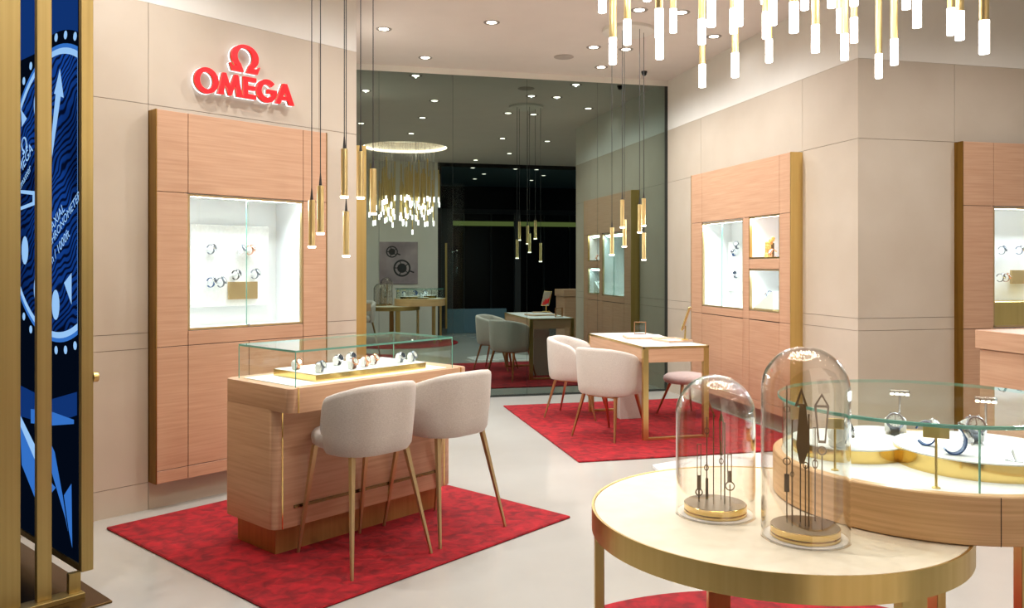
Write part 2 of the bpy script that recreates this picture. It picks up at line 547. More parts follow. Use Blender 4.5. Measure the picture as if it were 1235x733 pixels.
struct('wall_mall', g, ['mall_dark', 'mall_grey'], 0, 'dark shopfronts across the mall')
g = G(); g.box(3.6, 8.5, -5.9, -5.86, 2.78, 2.92)
solo('light_strip', 'long yellowish light strip across the mall, seen in the mirror', 'light', g, 'mall_strip', (6, -5.9, 2.78))

proto = None
for i, (x, y) in enumerate([(2.2 + 0.55 * (k % 8), -1.2 - 1.3 * (k // 8)) for k in (0, 3, 5, 6, 9, 12, 15, 18, 20, 23)]):
    if proto is None:
        t = Thing('mall_downlight', 'small downlight in the mall ceiling, seen only in the mirror', 'downlight', (x, y, 4.0), 0, 'mall ceiling lights')
        g = G(); g.lathe([(0.05, -0.001), (0.07, -0.005), (0.072, 0), (0.05, 0.0)], (x, y, 4.0), 16, closed=True); t.add('trim_ring', g, 'white')
        g = G(); g.lathe([(0.052, -0.002), (0, -0.002)], (x, y, 4.0), 16); t.add('lens', g, 'lamp_small')
        proto = t.o
    else: dup(proto, (x, y, 4.0), 0, proto['label'])
    if i % 5 == 0: spot('mall_lamp', (x, y, 3.96), 40, R(140), 0.9, COOL)
# entrance: frame, glass door with tall pull handle
g = G()
g.box(2.68, 2.76, YB - 0.12, YB, 0, 3.8); g.box(2.68, 6.4, YB - 0.12, YB, 3.78, 3.86)
struct('door_1', g, 'black', 0, 'dark frame of the shop entrance')
t = Thing('glass_door', 'frameless glass entrance door with tall brass pull handle, seen in the mirror', 'door', (2.9, YB + 0.06, 0), 0)
g = G(); g.box(2.77, 3.28, YB - 0.02, YB - 0.008, 0.02, 3.4); t.add('pane', g, 'glass')
g = G(); g.cyl((2.86, YB + 0.05, 0.15), (2.86, YB + 0.05, 2.06), 0.024, seg=14)
for z in (0.4, 1.85): g.cyl((2.86, YB - 0.01, z), (2.86, YB + 0.05, z), 0.012)
t.add('pull_handle', g, 'brass')
g = G(); g.box(2.95, 4.35, YB - 0.45, YB - 0.4, 0.0, 0.56, 0.01)
solo('low_screen', 'low bluish metal panel standing across the entrance', 'panel', g, 'mall_blue', (3.6, YB - 0.4, 0))

t = Thing('watch_print', 'square grey print of two watches on the back wall, seen in the mirror', 'picture', (1.81, YB, 1.15), 0)
g = G(); g.box(1.39, 2.23, YB, YB + 0.025, 1.15, 2.08, 0.003)
M['print'] = noisy(pmat('print_paper', (150, 132, 140), 0.5), (186, 170, 174), (1.8, 1.8, 1.8))
t.add('canvas', g, 'print')
for (cx_, cz, r_) in ((1.66, 1.86, 0.13), (1.88, 1.5, 0.19)):
    T = Matrix.Translation((cx_, YB + 0.025, cz)) @ Matrix.Rotation(R(-90), 4, 'X') @ Matrix.Rotation(R(20), 4, 'Z')
    g = G(); g.lathe([(r_, 0), (r_, 0.002), (r_ * 0.8, 0.003), (r_ * 0.8, 0.002)], seg=40, T=T, closed=True)
    g.lathe([(r_ * 0.55, 0), (r_ * 0.55, 0.002), (0, 0.002)], seg=32, T=T)
    for k in range(5): g.box(-0.01, 0.01, r_ * 0.5, r_ * 0.82, 0, 0.002, T=T @ Matrix.Rotation(R(72 * k), 4, 'Z'))
    g.box(r_ * 0.95, r_ * 1.5, -0.015, 0.015, 0, 0.002, T=T)
    t.add('watch_picture', g, 'strap_dark')

# ------------------------------------------------------------------ ceiling fittings and their light
down = [(0.657, 8.139), (1.632, 7.681), (1.194, 9.154), (2.846, 6.999), (2.865, 8.308), (3.227, 8.307), (3.237, 9.122), (3.905, 7.636), (3.248, 6.978)]
refl = [(472, 110), (527, 118.7), (509.5, 142), (496, 161), (573.6, 193), (606, 167), (631, 148.5), (435.5, 148.7), (621, 133.7)]
for px, py in refl:
    p = onz(px, py, CEIL)
    q = Vector((p.x, 2 * YM - p.y, CEIL)); dd = q.x * s13 + q.y * c13
    if dd < 0.5 or HY - F * (CEIL - EYE) / dd < -20: down.append((q.x, q.y))
down += [(-0.75, 5.0), (0.2, 4.2), (-1.2, 3.6), (4.2, 4.4), (5.6, 4.6), (3.9, 2.6), (0.4, 2.6), (5.8, 2.8)]  # further downlights out of frame, kept for the light they give
names = ['behind the left pendant cords near the mirror', 'midway along the mirror wall', 'nearest the left half of the mirror', 'right of the round pendant canopy',
         'left of the pair behind the canopy', 'right of the pair behind the canopy', 'nearest the right half of the mirror', 'near the right wall', 'behind the chandelier']
proto = None
for i, (x, y) in enumerate(down):
    lab = 'recessed ceiling downlight ' + names[i] if i < len(names) else None
    if proto is None:
        t = Thing('ceiling_downlight', lab, 'downlight', (x, y, CEIL), 0, 'recessed ceiling downlights')
        g = G(); g.lathe([(0.045, -0.001), (0.075, -0.004), (0.078, 0), (0.045, 0.0)], (x, y, CEIL), 28, closed=True); t.add('trim_ring', g, 'trim_metal')
        g = G(); g.lathe([(0.047, -0.002), (0, -0.002)], (x, y, CEIL), 24); t.add('lens', g, 'lamp')
        proto = t.o
    else:
        if not lab:
            lab = 'recessed ceiling downlight outside the picture or seen only in the mirror'
        dup(proto, (x, y, CEIL), 0, lab)
    spot('downlight_lamp', (x, y, CEIL - 0.016), DOWN_W * (0.08 if i == 7 else 0.7 if (x > 5 and y > 2) else 1), R(158), 0.9, WARM, 0.012)
p = onz(680, 68.5, CEIL)
t = Thing('ceiling_speaker', 'round flush grille in the ceiling near the mirror', 'speaker', p, 0)
g = G(); g.lathe([(0.105, 0), (0.11, -0.004), (0.1, -0.008), (0, -0.008)], p, 32); t.add('grille', g, 'grille')
for k, (px, py, lab) in enumerate(((777, 88, 'small black dome camera on the ceiling beside the desk pendants'),)):
    p = onz(px, py - 2, CEIL)
    t = Thing('security_camera', lab, 'camera', p, 0)
    g = G(); g.lathe([(0.035, 0), (0.035, -0.02), (0.0, -0.02)], p, 20); t.add('mount', g, 'black')
    g = G(); g.lathe([(0.03, -0.02), (0.027, -0.04), (0.015, -0.052), (0, -0.056)], p, 20); t.add('dome', g, 'black')

# ------------------------------------------------------------------ rugs
UV = lambda u, w: (u, w)
g = G(); g.box(2.045, 4.055, 3.15, 5.06, 0, 0.014, 0.006)
solo('rug', 'square red rug under the watch counter and its two stools', 'rug', g, 'rug', (3.05, 4.1, 0), LA)
g = G(); g.box(2.03, 4.2, 6.25, 8.94, 0, 0.014, 0.006)
solo('rug', 'rectangular red rug under the consultation desk', 'rug', g, 'rug', (3.1, 7.6, 0))
g = G(); g.lathe([(0, 0), (1.19, 0), (1.19, 0.01), (1.184, 0.014), (0, 0.014)], (1.65, 2.45, 0), 96)
solo('rug', 'round red rug under the round brass-rimmed table', 'rug', g, 'rug', (1.65, 2.45, 0))
# ------------------------------------------------------------------ wall display cabinets
def cabinet(label, base, rz, W, z0, z1, panels, wins, doors, edge_sides, depth=0.1, edge='brass_dark'):
    """local x along the front, y into the wall (0 = front face)."""
    t = Thing('display_cabinet', label, 'cabinet', base, rz, local=True)
    zb = base[2]
    g = G()
    for (a, c, d, e) in panels: g.box(a + 0.002, c - 0.002, 0, 0.02, d + 0.002 - zb, e - 0.002 - zb, 0.0015)
    t.add('front_panel', g, 'wood')
    # backing around the openings
    g = G()
    E_ = 0.0205
    xs = sorted({0.004, W - 0.004} | {w[0] - E_ for w in wins} | {w[1] + E_ for w in wins})
    zs = sorted({z0 + 0.004, z1 - 0.004} | {w[2] - E_ for w in wins} | {w[3] + E_ for w in wins})
    for a, c in zip(xs[:-1], xs[1:]):
        for d, e in zip(zs[:-1], zs[1:]):
            mx_, mz = (a + c) / 2, (d + e) / 2
            if not any(w[0] - E_ < mx_ < w[1] + E_ and w[2] - E_ < mz < w[3] + E_ for w in wins):
                g.box(a, c, 0.008, depth + 0.02, d - zb, e - zb)
    t.add('carcass', g, 'gap')
    for sd in edge_sides:
        g = G()
        if sd == 'l': g.box(-0.003, 0.004, -0.003, depth + 0.05, z0 - zb, z1 - zb)
        if sd == 'r': g.box(W - 0.004, W + 0.003, -0.003, depth + 0.05, z0 - zb, z1 - zb)
        t.add('metal_edge', g, edge, label='brass side edge')
    for (a, c, d, e) in doors:
        g = G(); g.box(a + 0.0025, c - 0.0025, 0, 0.02, d + 0.0025 - zb, e - 0.0025 - zb, 0.0015)
        t.add('cupboard_door', g, 'wood')
    for w in wins:
        a, c, d, e = w[:4]; kind = w[4]; dp = w[5] if len(w) > 5 else 0.36
        d -= zb; e -= zb
        g = G()
        g.box(a - 0.02, c + 0.02, dp, dp + 0.02, d - 0.02, e + 0.02)
        g.box(a - 0.02, a, 0.021, dp, d, e); g.box(c, c + 0.02, 0.021, dp, d, e)
        g.box(a - 0.02, c + 0.02, 0.021, dp, d - 0.02, d); g.box(a - 0.02, c + 0.02, 0.021, dp, e, e + 0.02)
        n = t.add('niche', g, 'white', label='white lit niche')
        g = G(); fr = 0.013
        for bx in ((a, a + fr, d, e), (c - fr, c, d, e), (a, c, d, d + fr), (a, c, e - fr, e)):
            g.box(bx[0], bx[1], 0.004, 0.03, bx[2], bx[3])
        t.add('window_frame', g, 'brass_leg' if kind != 'open' else 'brass', n)
        g = G(); g.box(a + 0.02, c - 0.02, 0.035, 0.05, e - 0.012, e - 0.004); t.add('light_strip', g, 'led', n)
        area('niche_lamp', ((a + c) / 2, 0.06, e - 0.03), (R(-38), 0, 0), (c - a) * 0.9, 0.05, NICHE_W * (c - a) * (e - d) / 0.78, COOL if kind != 'open' else (1, 0.93, 0.86), t.o)
        if kind == 'two':
            m_ = (a + c) / 2
            for (p, q, yy) in ((a + fr, m_ + 0.01, 0.012), (m_ - 0.01, c - fr, 0.02)):
                g = G(); g.box(p, q, yy, yy + 0.005, d + fr, e - fr); t.add('glass_door', g, 'glass')
            g = G(); g.box(m_ - 0.008, m_ + 0.008, 0.0, 0.012, d + 0.002, d + 0.02, 0.002); t.add('lock', g, 'steel')
            g = G(); g.box(m_ - 0.0115, m_ - 0.009, 0.011, 0.019, d + fr, e - fr); t.add('glass_edge', g, 'glass_edge')
        elif kind == 'one':
            g = G(); g.box(a + fr, c - fr, 0.014, 0.019, d + fr, e - fr); t.add('glass_door', g, 'glass')
    return t


# left wall cabinet
u0 = CU0; a, b_ = 2.608 - u0, 3.484 - u0; W = CU1 - CU0
mid = (a + b_) / 2
cab_left = cabinet('tall oak wall cabinet with a lit watch window under the red sign', Matrix.Rotation(LA, 3, 'Z') @ Vector((CU0, 5.17, CZ0)), LA, W, CZ0, CZ1,
    [(0, a, 2.03, CZ1), (a, b_, 2.03, CZ1), (b_, W, 2.03, CZ1), (0, a, 1.04, 2.03), (b_, W, 1.04, 2.03), (a, b_, 1.04, 1.135),
     (0, a, 0.256, 1.04), (b_, W, 0.256, 1.04), (0, a, CZ0, 0.256), (a, b_, CZ0, 0.256), (b_, W, CZ0, 0.256)],
    [(a, b_, 1.137, 2.024, 'two')], [(a, mid, 0.256, 1.04), (mid, b_, 0.256, 1.04)], 'lr')
# right wall cabinet
W = RY1 - RY0; Y = lambda y: RY1 - y
cab_right = cabinet('oak wall cabinet with three lit windows behind the consultation desk', (4.16, RY1, RZ0), R(-90), W, RZ0, RZ1,
    [(0, Y(8.42), 2.035, RZ1), (Y(8.42), Y(6.85), 2.035, RZ1), (Y(6.85), W, 2.035, RZ1), (0, Y(8.42), 1.035, 2.035), (Y(6.85), W, 1.035, 2.035), (Y(7.52), Y(7.40), 1.035, 2.035),
     (Y(8.42), Y(7.52), 1.035, 1.115), (Y(7.40), Y(6.85), 1.035, 1.12), (Y(7.40), Y(6.85), 1.525, 1.625), (0, Y(8.42), 0.256, 1.035), (Y(6.85), W, 0.256, 1.035),
     (Y(7.52), Y(7.40), 0.256, 1.035), (0, W, RZ0, 0.256)],
    [(Y(8.42), Y(7.52), 1.117, 2.02, 'two'), (Y(7.40), Y(6.85), 1.627, 2.033, 'open'), (Y(7.40), Y(6.85), 1.122, 1.523, 'one')],
    [(Y(8.42), Y(7.97), 0.256, 1.03), (Y(7.97), Y(7.52), 0.256, 1.03), (Y(7.40), Y(6.85), 0.256, 1.03)], 'lr', 0.12, 'brass')
# far right cabinet
W = QX1 - QX0; k = 5.505 - QX0; k2 = 6.6 - QX0
cab_far = cabinet('oak wall cabinet cut off by the right edge of the picture', (QX0, 5.79, 0.175), 0, W, 0.175, 2.585,
    [(0, k, 2.055, 2.585), (k, k2, 2.055, 2.585), (k2, W, 2.055, 2.585), (0, k, 1.035, 2.055), (k2, W, 1.035, 2.055), (0, k, 0.256, 1.035), (k2, W, 0.256, 1.035), (0, W, 0.175, 0.256)],
    [(k, k2, 1.045, 2.045, 'one', 0.3)], [(k, (k + k2) / 2, 0.256, 1.035), ((k + k2) / 2, k2, 0.256, 1.035)], 'lr')
g = G(); g.box(k + 0.012, k2 - 0.012, 0.035, 0.28, 1.047 - 0.175, 1.255 - 0.175, 0.004)
cab_far.add('plinth', g, 'brass', label='brass plinth inside the window')
# cabinet on the return wall: only its brass side shows
cab_ret = cabinet('oak cabinet beside the mirror showing only its brass side', (XE + 0.105, 7.16, 0.175), R(90), 1.9, 0.175, 2.58,
    [(0, 1.9, 2.0, 2.58), (0, 0.2, 0.256, 2.0), (1.7, 1.9, 0.256, 2.0), (0, 1.9, 0.175, 0.256), (0.2, 1.7, 0.256, 1.1)], [(0.2, 1.7, 1.1, 2.0, 'one', 0.2)], [], 'lr', 0.1, 'brass')


# ------------------------------------------------------------------ watches
def make_watch(label, case, dial, strap, group):
    t = Thing('watch', label, 'watch', (0, 0, 0), 0, group, local=True)
    g = G()
    rows = []
    for i in range(25):
        a = R(20 + 300 * i / 24)
        y, z = math.cos(a), math.sin(a); hw = 0.0105 - 0.002 * abs(2 * i / 24 - 1)
        ro = [(-hw, 0.025 * y, 0.031 + 0.031 * z), (hw, 0.025 * y, 0.031 + 0.031 * z), (hw, 0.0215 * y, 0.031 + 0.0275 * z), (-hw, 0.0215 * y, 0.031 + 0.0275 * z)]
        rows.append(ro)
    g.grid(rows, True, True)
    t.add('strap', g, strap)
    T = Matrix.Translation((0, -0.020, 0.044)) @ Matrix.Rotation(R(62), 4, 'X')
    g = G(); g.lathe([(0, 0), (0.020, 0), (0.0225, 0.003), (0.0225, 0.008), (0.0195, 0.011), (0.0175, 0.0105), (0.0175, 0.008)], seg=28, T=T)
    g.cyl(T @ Vector((0.02, 0, 0.006)), T @ Vector((0.0245, 0, 0.006)), 0.003, seg=10)
    for sx in (-1, 1):
        for sy in (-1, 1): g.box(sx * 0.0105 - 0.002, sx * 0.0105 + 0.002, sy * 0.019 - 0.006, sy * 0.019 + 0.006, 0.001, 0.007, 0.001, T=T)
    cs = t.add('case', g, case)
    g = G(); g.lathe([(0.0165, 0.0088), (0, 0.0088)], seg=28, T=T)
    d_ = t.add('dial', g, dial, cs)
    g = G()
    g.box(-0.0008, 0.0008, 0, 0.012, 0.009, 0.0098, T=T); g.box(-0.001, 0.001, 0, 0.008, 0.009, 0.0098, T=T @ Matrix.Rotation(R(120), 4, 'Z'))
    for k in range(12): g.box(-0.0006, 0.0006, 0.0125, 0.0155, 0.009, 0.0095, T=T @ Matrix.Rotation(R(30 * k), 4, 'Z'))
    t.add('hands', g, 'steel' if dial == 'dial_dark' else 'black', cs)
    return t.o


WSTYLE = {'steel_dark': ('steel', 'dial_dark', 'steel_strap'), 'steel_white': ('steel_strap', 'dial_white', 'steel_strap'), 'blue': ('steel', 'dial_dark', 'strap_blue'),
          'brown': ('rosegold', 'dial_white', 'strap_brown'), 'black': ('steel', 'dial_dark', 'strap_dark'), 'gold': ('rosegold', 'dial_white', 'rosegold'), 'white': ('steel_strap', 'dial_white', 'white_soft')}
WPROTO = {}


def watch(style, loc, rz, label, group, scale=1.0):
    if style not in WPROTO:
        o = make_watch(label, *WSTYLE[style], group)
        o.location = loc; o.rotation_euler = (0, 0, rz)
        WPROTO[style] = o
    else:
        o = dup(WPROTO[style], loc, rz, label, group)
    o.scale = (scale,) * 3
    return o


CPROTO = []


def cushion(loc, rz, label, group, scale=1.0):
    if not CPROTO:
        g = G()
        rows = []
        for i in range(9):
            x = -0.026 + 0.052 * i / 8
            k = 1 - 0.35 * abs(2 * i / 8 - 1) ** 3
            rows.append([(x, 0.021 * k * math.cos(R(a)), 0.03 + 0.0265 * k * math.sin(R(a))) for a in range(0, 360, 20)])
        g.grid(rows, True, True)
        g.box(-0.024, -0.011, -0.017, 0.017, 0.0, 0.02, 0.004); g.box(0.011, 0.024, -0.017, 0.017, 0.0, 0.02, 0.004)
        o = solo('watch_cushion', label, 'cushion', g, 'white_soft', (0, 0, 0), 0, group)
        CPROTO.append(o); o.location = loc; o.rotation_euler = (0, 0, rz)
    else:
        o = dup(CPROTO[0], loc, rz, label, group)
    o.scale = (scale,) * 3
    return o


def boards(cab, x0, x1, z0, z1, y, items, frame_to_local, group, where):
    """White raised board in a niche with pegs and the watches on them."""
    off = cab.o.location.z
    g = G(); g.box(x0, x1, y, y + 0.03, z0 - off, z1 - off, 0.003)
    n = 26
    cab.add('display_board', g, 'white_soft')


RL = lambda x, y, z: Matrix.Rotation(LA, 3, 'Z') @ Vector((x, y, z))
# left cabinet: board at w = 5.46
WB = 5.46
q0 = on_w(231, 266, WB); q1 = on_w(324, 375, WB)
boards(cab_left, q0.x - CU0, q1.x - CU0, 1.27, 1.845, WB - 5.17, [], None, '', '')
lw = [(254, 300, 'steel_dark', 'steel watch alone in the upper left of the window below the red sign'),
      (290, 301, 'white', 'pale-strapped watch, left of the upper pair in the window below the red sign'),
      (301, 301, 'gold', 'rose gold watch, right of the upper pair in the window below the red sign'),
      (284, 331, 'black', 'dark-strapped watch directly above the left of the brass plaque'),
      (307, 330, 'steel_white', 'steel watch directly above the right of the brass plaque'),
      (254, 340, 'blue', 'blue-strapped watch, left one of the low pair left of the brass plaque'),
      (266, 340, 'steel_white', 'white-dialled watch, right one of the low pair left of the brass plaque')]
pegs = G()
for px, py, st, lab in lw:
    p = on_w(px, py, WB - 0.04)
    sc = 1.12
    watch(st, RL(p.x, p.y, p.z - 0.034 * sc), LA + R(38), lab, 'watches in the window under the red sign', sc)
    pegs.box(p.x - CU0 - 0.006, p.x - CU0 + 0.006, p.y - 5.17 - 0.018, WB - 5.17, p.z - 0.012 - CZ0, p.z + 0.004 - CZ0, 0.002)
cab_left.add('watch_pegs', pegs, 'white')
q0 = on_w(277, 340, WB - 0.03); q1 = on_w(311, 360, WB - 0.03)
t = Thing('plaque', 'small brass plaque below two watches in the window under the red sign', 'plaque', (q0.x, WB - 0.03, q1.z), LA)
g = G(); g.box(q0.x, q1.x, WB - 0.03, WB, q1.z, q0.z, 0.002); t.add('plate', g, 'brass_leg')

# right cabinet big window board
tb = G(); tb.box(8.68 - 8.405, 8.68 - 7.9, 0.31, 0.35, 1.28 - RZ0, 1.82 - RZ0, 0.003)
cab_right.add('display_board', tb, 'white_soft')
for i, (y, z, st, lab) in enumerate(((8.20, 1.66, 'blue', 'upper blue-strapped watch in the large window behind the desk'), (8.16, 1.42, 'steel_dark', 'lower steel watch in the large window behind the desk'),
                                     (8.13, 1.735, 'steel_white', 'white-dialled watch high in the large window behind the desk'))):
    watch(st, (4.16 + 0.27, y, z), R(-90) + R(40), lab, 'watches in the large window behind the desk', 1.25)
g = G()
for y, z in ((8.20, 1.66), (8.16, 1.42), (8.13, 1.735)): g.box(8.68 - y - 0.006, 8.68 - y + 0.006, 0.262, 0.312, z + 0.02 - RZ0, z + 0.036 - RZ0, 0.002)
cab_right.add('watch_pegs', g, 'white')
# lower small window: sloped stand with a watch
t = Thing('sloped_stand', 'sloped white watch stand in the small lower window behind the desk', 'stand', (4.33, 7.18, 1.123), 0)
TW = Matrix(((0, 0, -1, 4.33), (-1, 0, 0, 7.385), (0, 1, 0, 1.123), (0, 0, 0, 1)))
g = G(); g.prism([(0.0, 0.0), (0.36, 0.0), (0.36, 0.02), (0.0, 0.02)], -0.13, 0.13, T=TW); t.add('base_slab', g, 'brass')
g = G(); g.prism([(0.0, 0.02), (0.36, 0.02), (0.36, 0.19), (0.34, 0.19)], -0.13, 0.13, T=TW); t.add('wedge', g, 'white_soft')
watch('blue', (4.27, 7.2, 1.123 + 0.112), R(-120), 'blue-strapped watch on the sloped stand in the small lower window', 'watches in the small lower window behind the desk', 1.3)
# upper small window: amber figure and a watch
t = Thing('amber_figure', 'rough amber rock figure in the small upper window behind the desk', 'figurine', (4.28, 7.25, 1.629), 0)
g = G()
for k in range(7):
    zz = 0.03 + k * 0.027; rr = 0.03 - 0.0022 * k + 0.006 * random.random()
    g.box(-rr, rr, -rr * 0.8, rr * 0.8, zz - 0.025, zz + 0.022, 0.008, T=Matrix.Translation((4.28, 7.25, 1.629)) @ Matrix.Rotation(random.random() * 3, 4, 'Z') @ Matrix.Rotation(0.25 * random.random(), 4, 'X'))
t.add('rock', g, 'amber')
t2 = Thing('upright_slab', 'dark upright slab behind the amber figure', 'slab', (4.34, 7.31, 1.629), 0)  # dark bronze slab standing upright behind the figure
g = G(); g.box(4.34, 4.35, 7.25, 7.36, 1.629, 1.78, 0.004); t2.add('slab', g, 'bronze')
watch('gold', (4.25, 7.10, 1.629), R(-90), 'rose gold watch beside the amber figure', 'watches in the small upper window behind the desk', 1.35)

# far right window: board with four watches and a plaque
YB2 = 5.79 + 0.27
g = G(); g.box(k + 0.03, k2 - 0.03, 0.27, 0.3, 1.29 - 0.175, 1.9 - 0.175, 0.003); cab_far.add('display_board', g, 'white_soft')
for px, py, st, lab in ((1208, 302, 'steel_white', 'upper left steel watch in the window at the right edge'), (1229, 302, 'blue', 'blue-strapped watch cut by the right edge of the picture'),
                        (1206, 335, 'black', 'lower left dark watch in the window at the right edge'), (1213, 335, 'brown', 'brown-strapped watch beside the dark one at the right edge')):
    tt = math.atan((px - CX) / F) + YAW
    yy = YB2 - 0.035; x = yy * math.tan(tt); dd = x * s13 + yy * c13; z = EYE - (py - HY) / F * dd
    watch(st, (x, yy, z - 0.035), R(35), lab, 'watches in the window at the right edge', 1.15)
t = Thing('plaque', 'small brass plaque in the window at the right edge', 'plaque', (5.98, YB2 - 0.02, 1.45), 0)
g = G(); g.box(5.93, 6.12, YB2 - 0.025, YB2, 1.40, 1.52, 0.002); t.add('plate', g, 'brass_leg')

# ------------------------------------------------------------------ red sign on the left wall
SW = WL - 0.045
def px_uz(px, py):
    p = on_w(px, py, SW); return (p.x, p.z)
def O_(cx_, cz, r, t_): return [arc(cx_, cz, r, r, 0, 360, 40)[:-1], arc(cx_, cz, r - t_, r - t_ * 0.82, 360, 0, 40)[:-1]]
z0, h, st = 2.72, 0.148, 0.034
def glyph(ch, x):
    if ch == 'O': return O_(x + 0.087, z0 + h / 2, 0.087, 0.036), 0.174
    if ch == 'M':
        w = 0.188
        return [[(x, z0), (x + 0.036, z0 + h), (x + 0.06, z0 + h), (x + w / 2, z0 + 0.062), (x + w - 0.06, z0 + h), (x + w - 0.036, z0 + h), (x + w, z0), (x + w - 0.04, z0), (x + w - 0.055, z0 + 0.082),
                 (x + w / 2 + 0.008, z0), (x + w / 2 - 0.008, z0), (x + 0.055, z0 + 0.082), (x + 0.04, z0)]], w
    if ch == 'E':
        w = 0.1
        return [[(x, z0), (x + w, z0), (x + w, z0 + 0.03), (x + st, z0 + 0.03), (x + st, z0 + 0.06), (x + w - 0.006, z0 + 0.06), (x + w - 0.006, z0 + 0.089), (x + st, z0 + 0.089),
                 (x + st, z0 + h - 0.03), (x + w, z0 + h - 0.03), (x + w, z0 + h), (x, z0 + h)]], w
    if ch == 'G':
        r, t_ = 0.082, 0.036; cx_, cz = x + r, z0 + h / 2
        out = arc(cx_, cz, r, r, 42, 352, 34); inn = arc(cx_, cz, r - t_, r - t_, 342, 42, 30)
        return [out + [(cx_ + r, cz + 0.012), (cx_ + 0.004, cz + 0.012), (cx_ + 0.004, cz - 0.018)] + inn], 0.164
    w = 0.158
    return [[(x, z0), (x + w / 2 - 0.016, z0 + h), (x + w / 2 + 0.016, z0 + h), (x + w, z0), (x + w - 0.038, z0), (x + w - 0.052, z0 + 0.03), (x + 0.052, z0 + 0.03), (x + 0.038, z0)],
            [(x + 0.064, z0 + 0.055), (x + w / 2, z0 + 0.1), (x + w - 0.064, z0 + 0.055)]], w
ol = []
x = 2.673
for ch, gap in (('O', -0.004), ('M', 0.008), ('E', 0.006), ('G', -0.01), ('A', 0)):
    lp, w = glyph(ch, x); ol.append((ch, lp)); x += w + gap
sx = (3.433 - 2.673) / (x - 2.673)
ol = [(c, [[(2.673 + (p[0] - 2.673) * sx, p[1]) for p in l] for l in lp]) for c, lp in ol]
# the omega mark: open ring on two out-turned feet
cx_, cz, kx, kz = 3.04, 3.0, 0.96, 0.85
mk_ = lambda pts: [(cx_ + x_ * kx, cz + z_ * kz) for x_, z_ in pts]
mark = mk_(arc(0, 0, 0.108, 0.102, -52, 232, 44))
inner = mk_(arc(0, 0.002, 0.062, 0.074, 236, -56, 40))
foot_l = mk_([(-0.095, -0.082), (-0.113, -0.06), (-0.118, -0.066), (-0.1, -0.122), (-0.012, -0.122)])
foot_r = mk_([(0.012, -0.122), (0.1, -0.122), (0.118, -0.066), (0.113, -0.06), (0.095, -0.082)])
ol.append(('mark', [mark + foot_l + inner + foot_r]))
t = Thing('wall_sign', 'red illuminated letters and mark on the stone wall above the left cabinet', 'sign', (3.05, SW, 2.7), LA)
for ch, lp in ol:
    Tm = Matrix.Translation((0, SW, 0)) @ Matrix.Rotation(R(90), 4, 'X')
    g = G(); g.outline(lp, 0.018, T=Matrix.Translation((0, SW - 0.011, 0)) @ Matrix.Rotation(R(90), 4, 'X'))
    o = t.add('omega_mark' if ch == 'mark' else 'letter', g, ['red_sign'])
    g = G(); g.outline(lp, 0.014, T=Matrix.Translation((0, SW + 0.005, 0)) @ Matrix.Rotation(R(90), 4, 'X'), offset=0.0)
    t.add('return_edge', g, 'brass_dark', o)
    g = G(); g.outline(lp, 0.012, T=Matrix.Translation((0, SW + 0.022, 0)) @ Matrix.Rotation(R(90), 4, 'X'), offset=0.002)
    t.add('back_light', g, 'halo', o)
g = G()
for (xx, zz) in ((2.75, 2.72), (2.9, 2.73), (3.1, 2.73), (3.25, 2.73), (3.38, 2.73), (2.97, 2.9), (3.1, 2.9)): g.cyl((xx, SW + 0.02, zz), (xx, WL, zz), 0.004)
t.add('stand_offs', g, 'steel')
# ------------------------------------------------------------------ watch counter with glass case (left frame)
t = Thing('display_counter', 'oak counter with a glass watch case on top, on the square red rug', 'counter', (3.05, 4.08, 0), LA)
g = G(); g.prism(rrect(2.40, 3.69, 3.83, 4.34, 0.045), 0.165, 0.80, bev=0.004); t.add('body', g, 'wood_light')
g = G(); g.prism(rrect(2.40, 3.69, 3.68, 4.34, 0.05), 0.797, 0.925, bev=0.004); t.add('counter_top', g, 'wood_light')
g = G(); g.box(2.457, 3.63, 3.905, 4.29, 0.012, 0.166); t.add('plinth', g, 'brass_foot')
g = G(); g.box(2.447, 2.455, 3.678, 3.7, 0.797, 0.9265); g.box(2.447, 2.455, 3.828, 3.85, 0.165, 0.797); g.box(3.62, 3.628, 3.678, 3.7, 0.797, 0.9265); g.box(3.62, 3.628, 3.828, 3.85, 0.165, 0.797)
t.add('brass_inlay', g, 'brass_bright')
g = G(); g.box(2.52, 3.56, 3.824, 3.85, 0.262, 0.278); t.add('foot_groove', g, 'bronze')
g = G(); g.box(2.47, 3.555, 3.735, 4.245, 0.92, 0.929, 0.001); t.add('tray', g, 'white_soft')
u0_, u1_, w0_, w1_, zt, th = 2.45, 3.575, 3.705, 4.265, 1.118, 0.008
for bx in ((u0_, u1_, w0_, w0_ + th), (u0_, u1_, w1_ - th, w1_), (u0_, u0_ + th, w0_ + th, w1_ - th), (u1_ - th, u1_, w0_ + th, w1_ - th)):
    g = G(); g.box(bx[0], bx[1], bx[2], bx[3], 0.9245, zt - 0.011); t.add('glass_pane', g, 'glass')
g = G(); g.box(u0_, u1_, w0_, w1_, zt - 0.0105, zt - 0.0005); t.add('glass_top', g, 'glass')
g = G(); e = 0.0012
for bx in ((u0_ - e, u1_ + e, w0_ - e, w0_), (u0_ - e, u1_ + e, w1_, w1_ + e), (u0_ - e, u0_, w0_, w1_), (u1_, u1_ + e, w0_, w1_)): g.box(bx[0], bx[1], bx[2], bx[3], zt - 0.0108, zt)
for (x, y) in ((u0_, w0_), (u1_, w0_), (u0_, w1_), (u1_, w1_)): g.box(x - 0.002, x + 0.002, y - 0.002, y + 0.002, 0.926, zt - 0.011)
t.add('glass_edge', g, 'glass_edge')

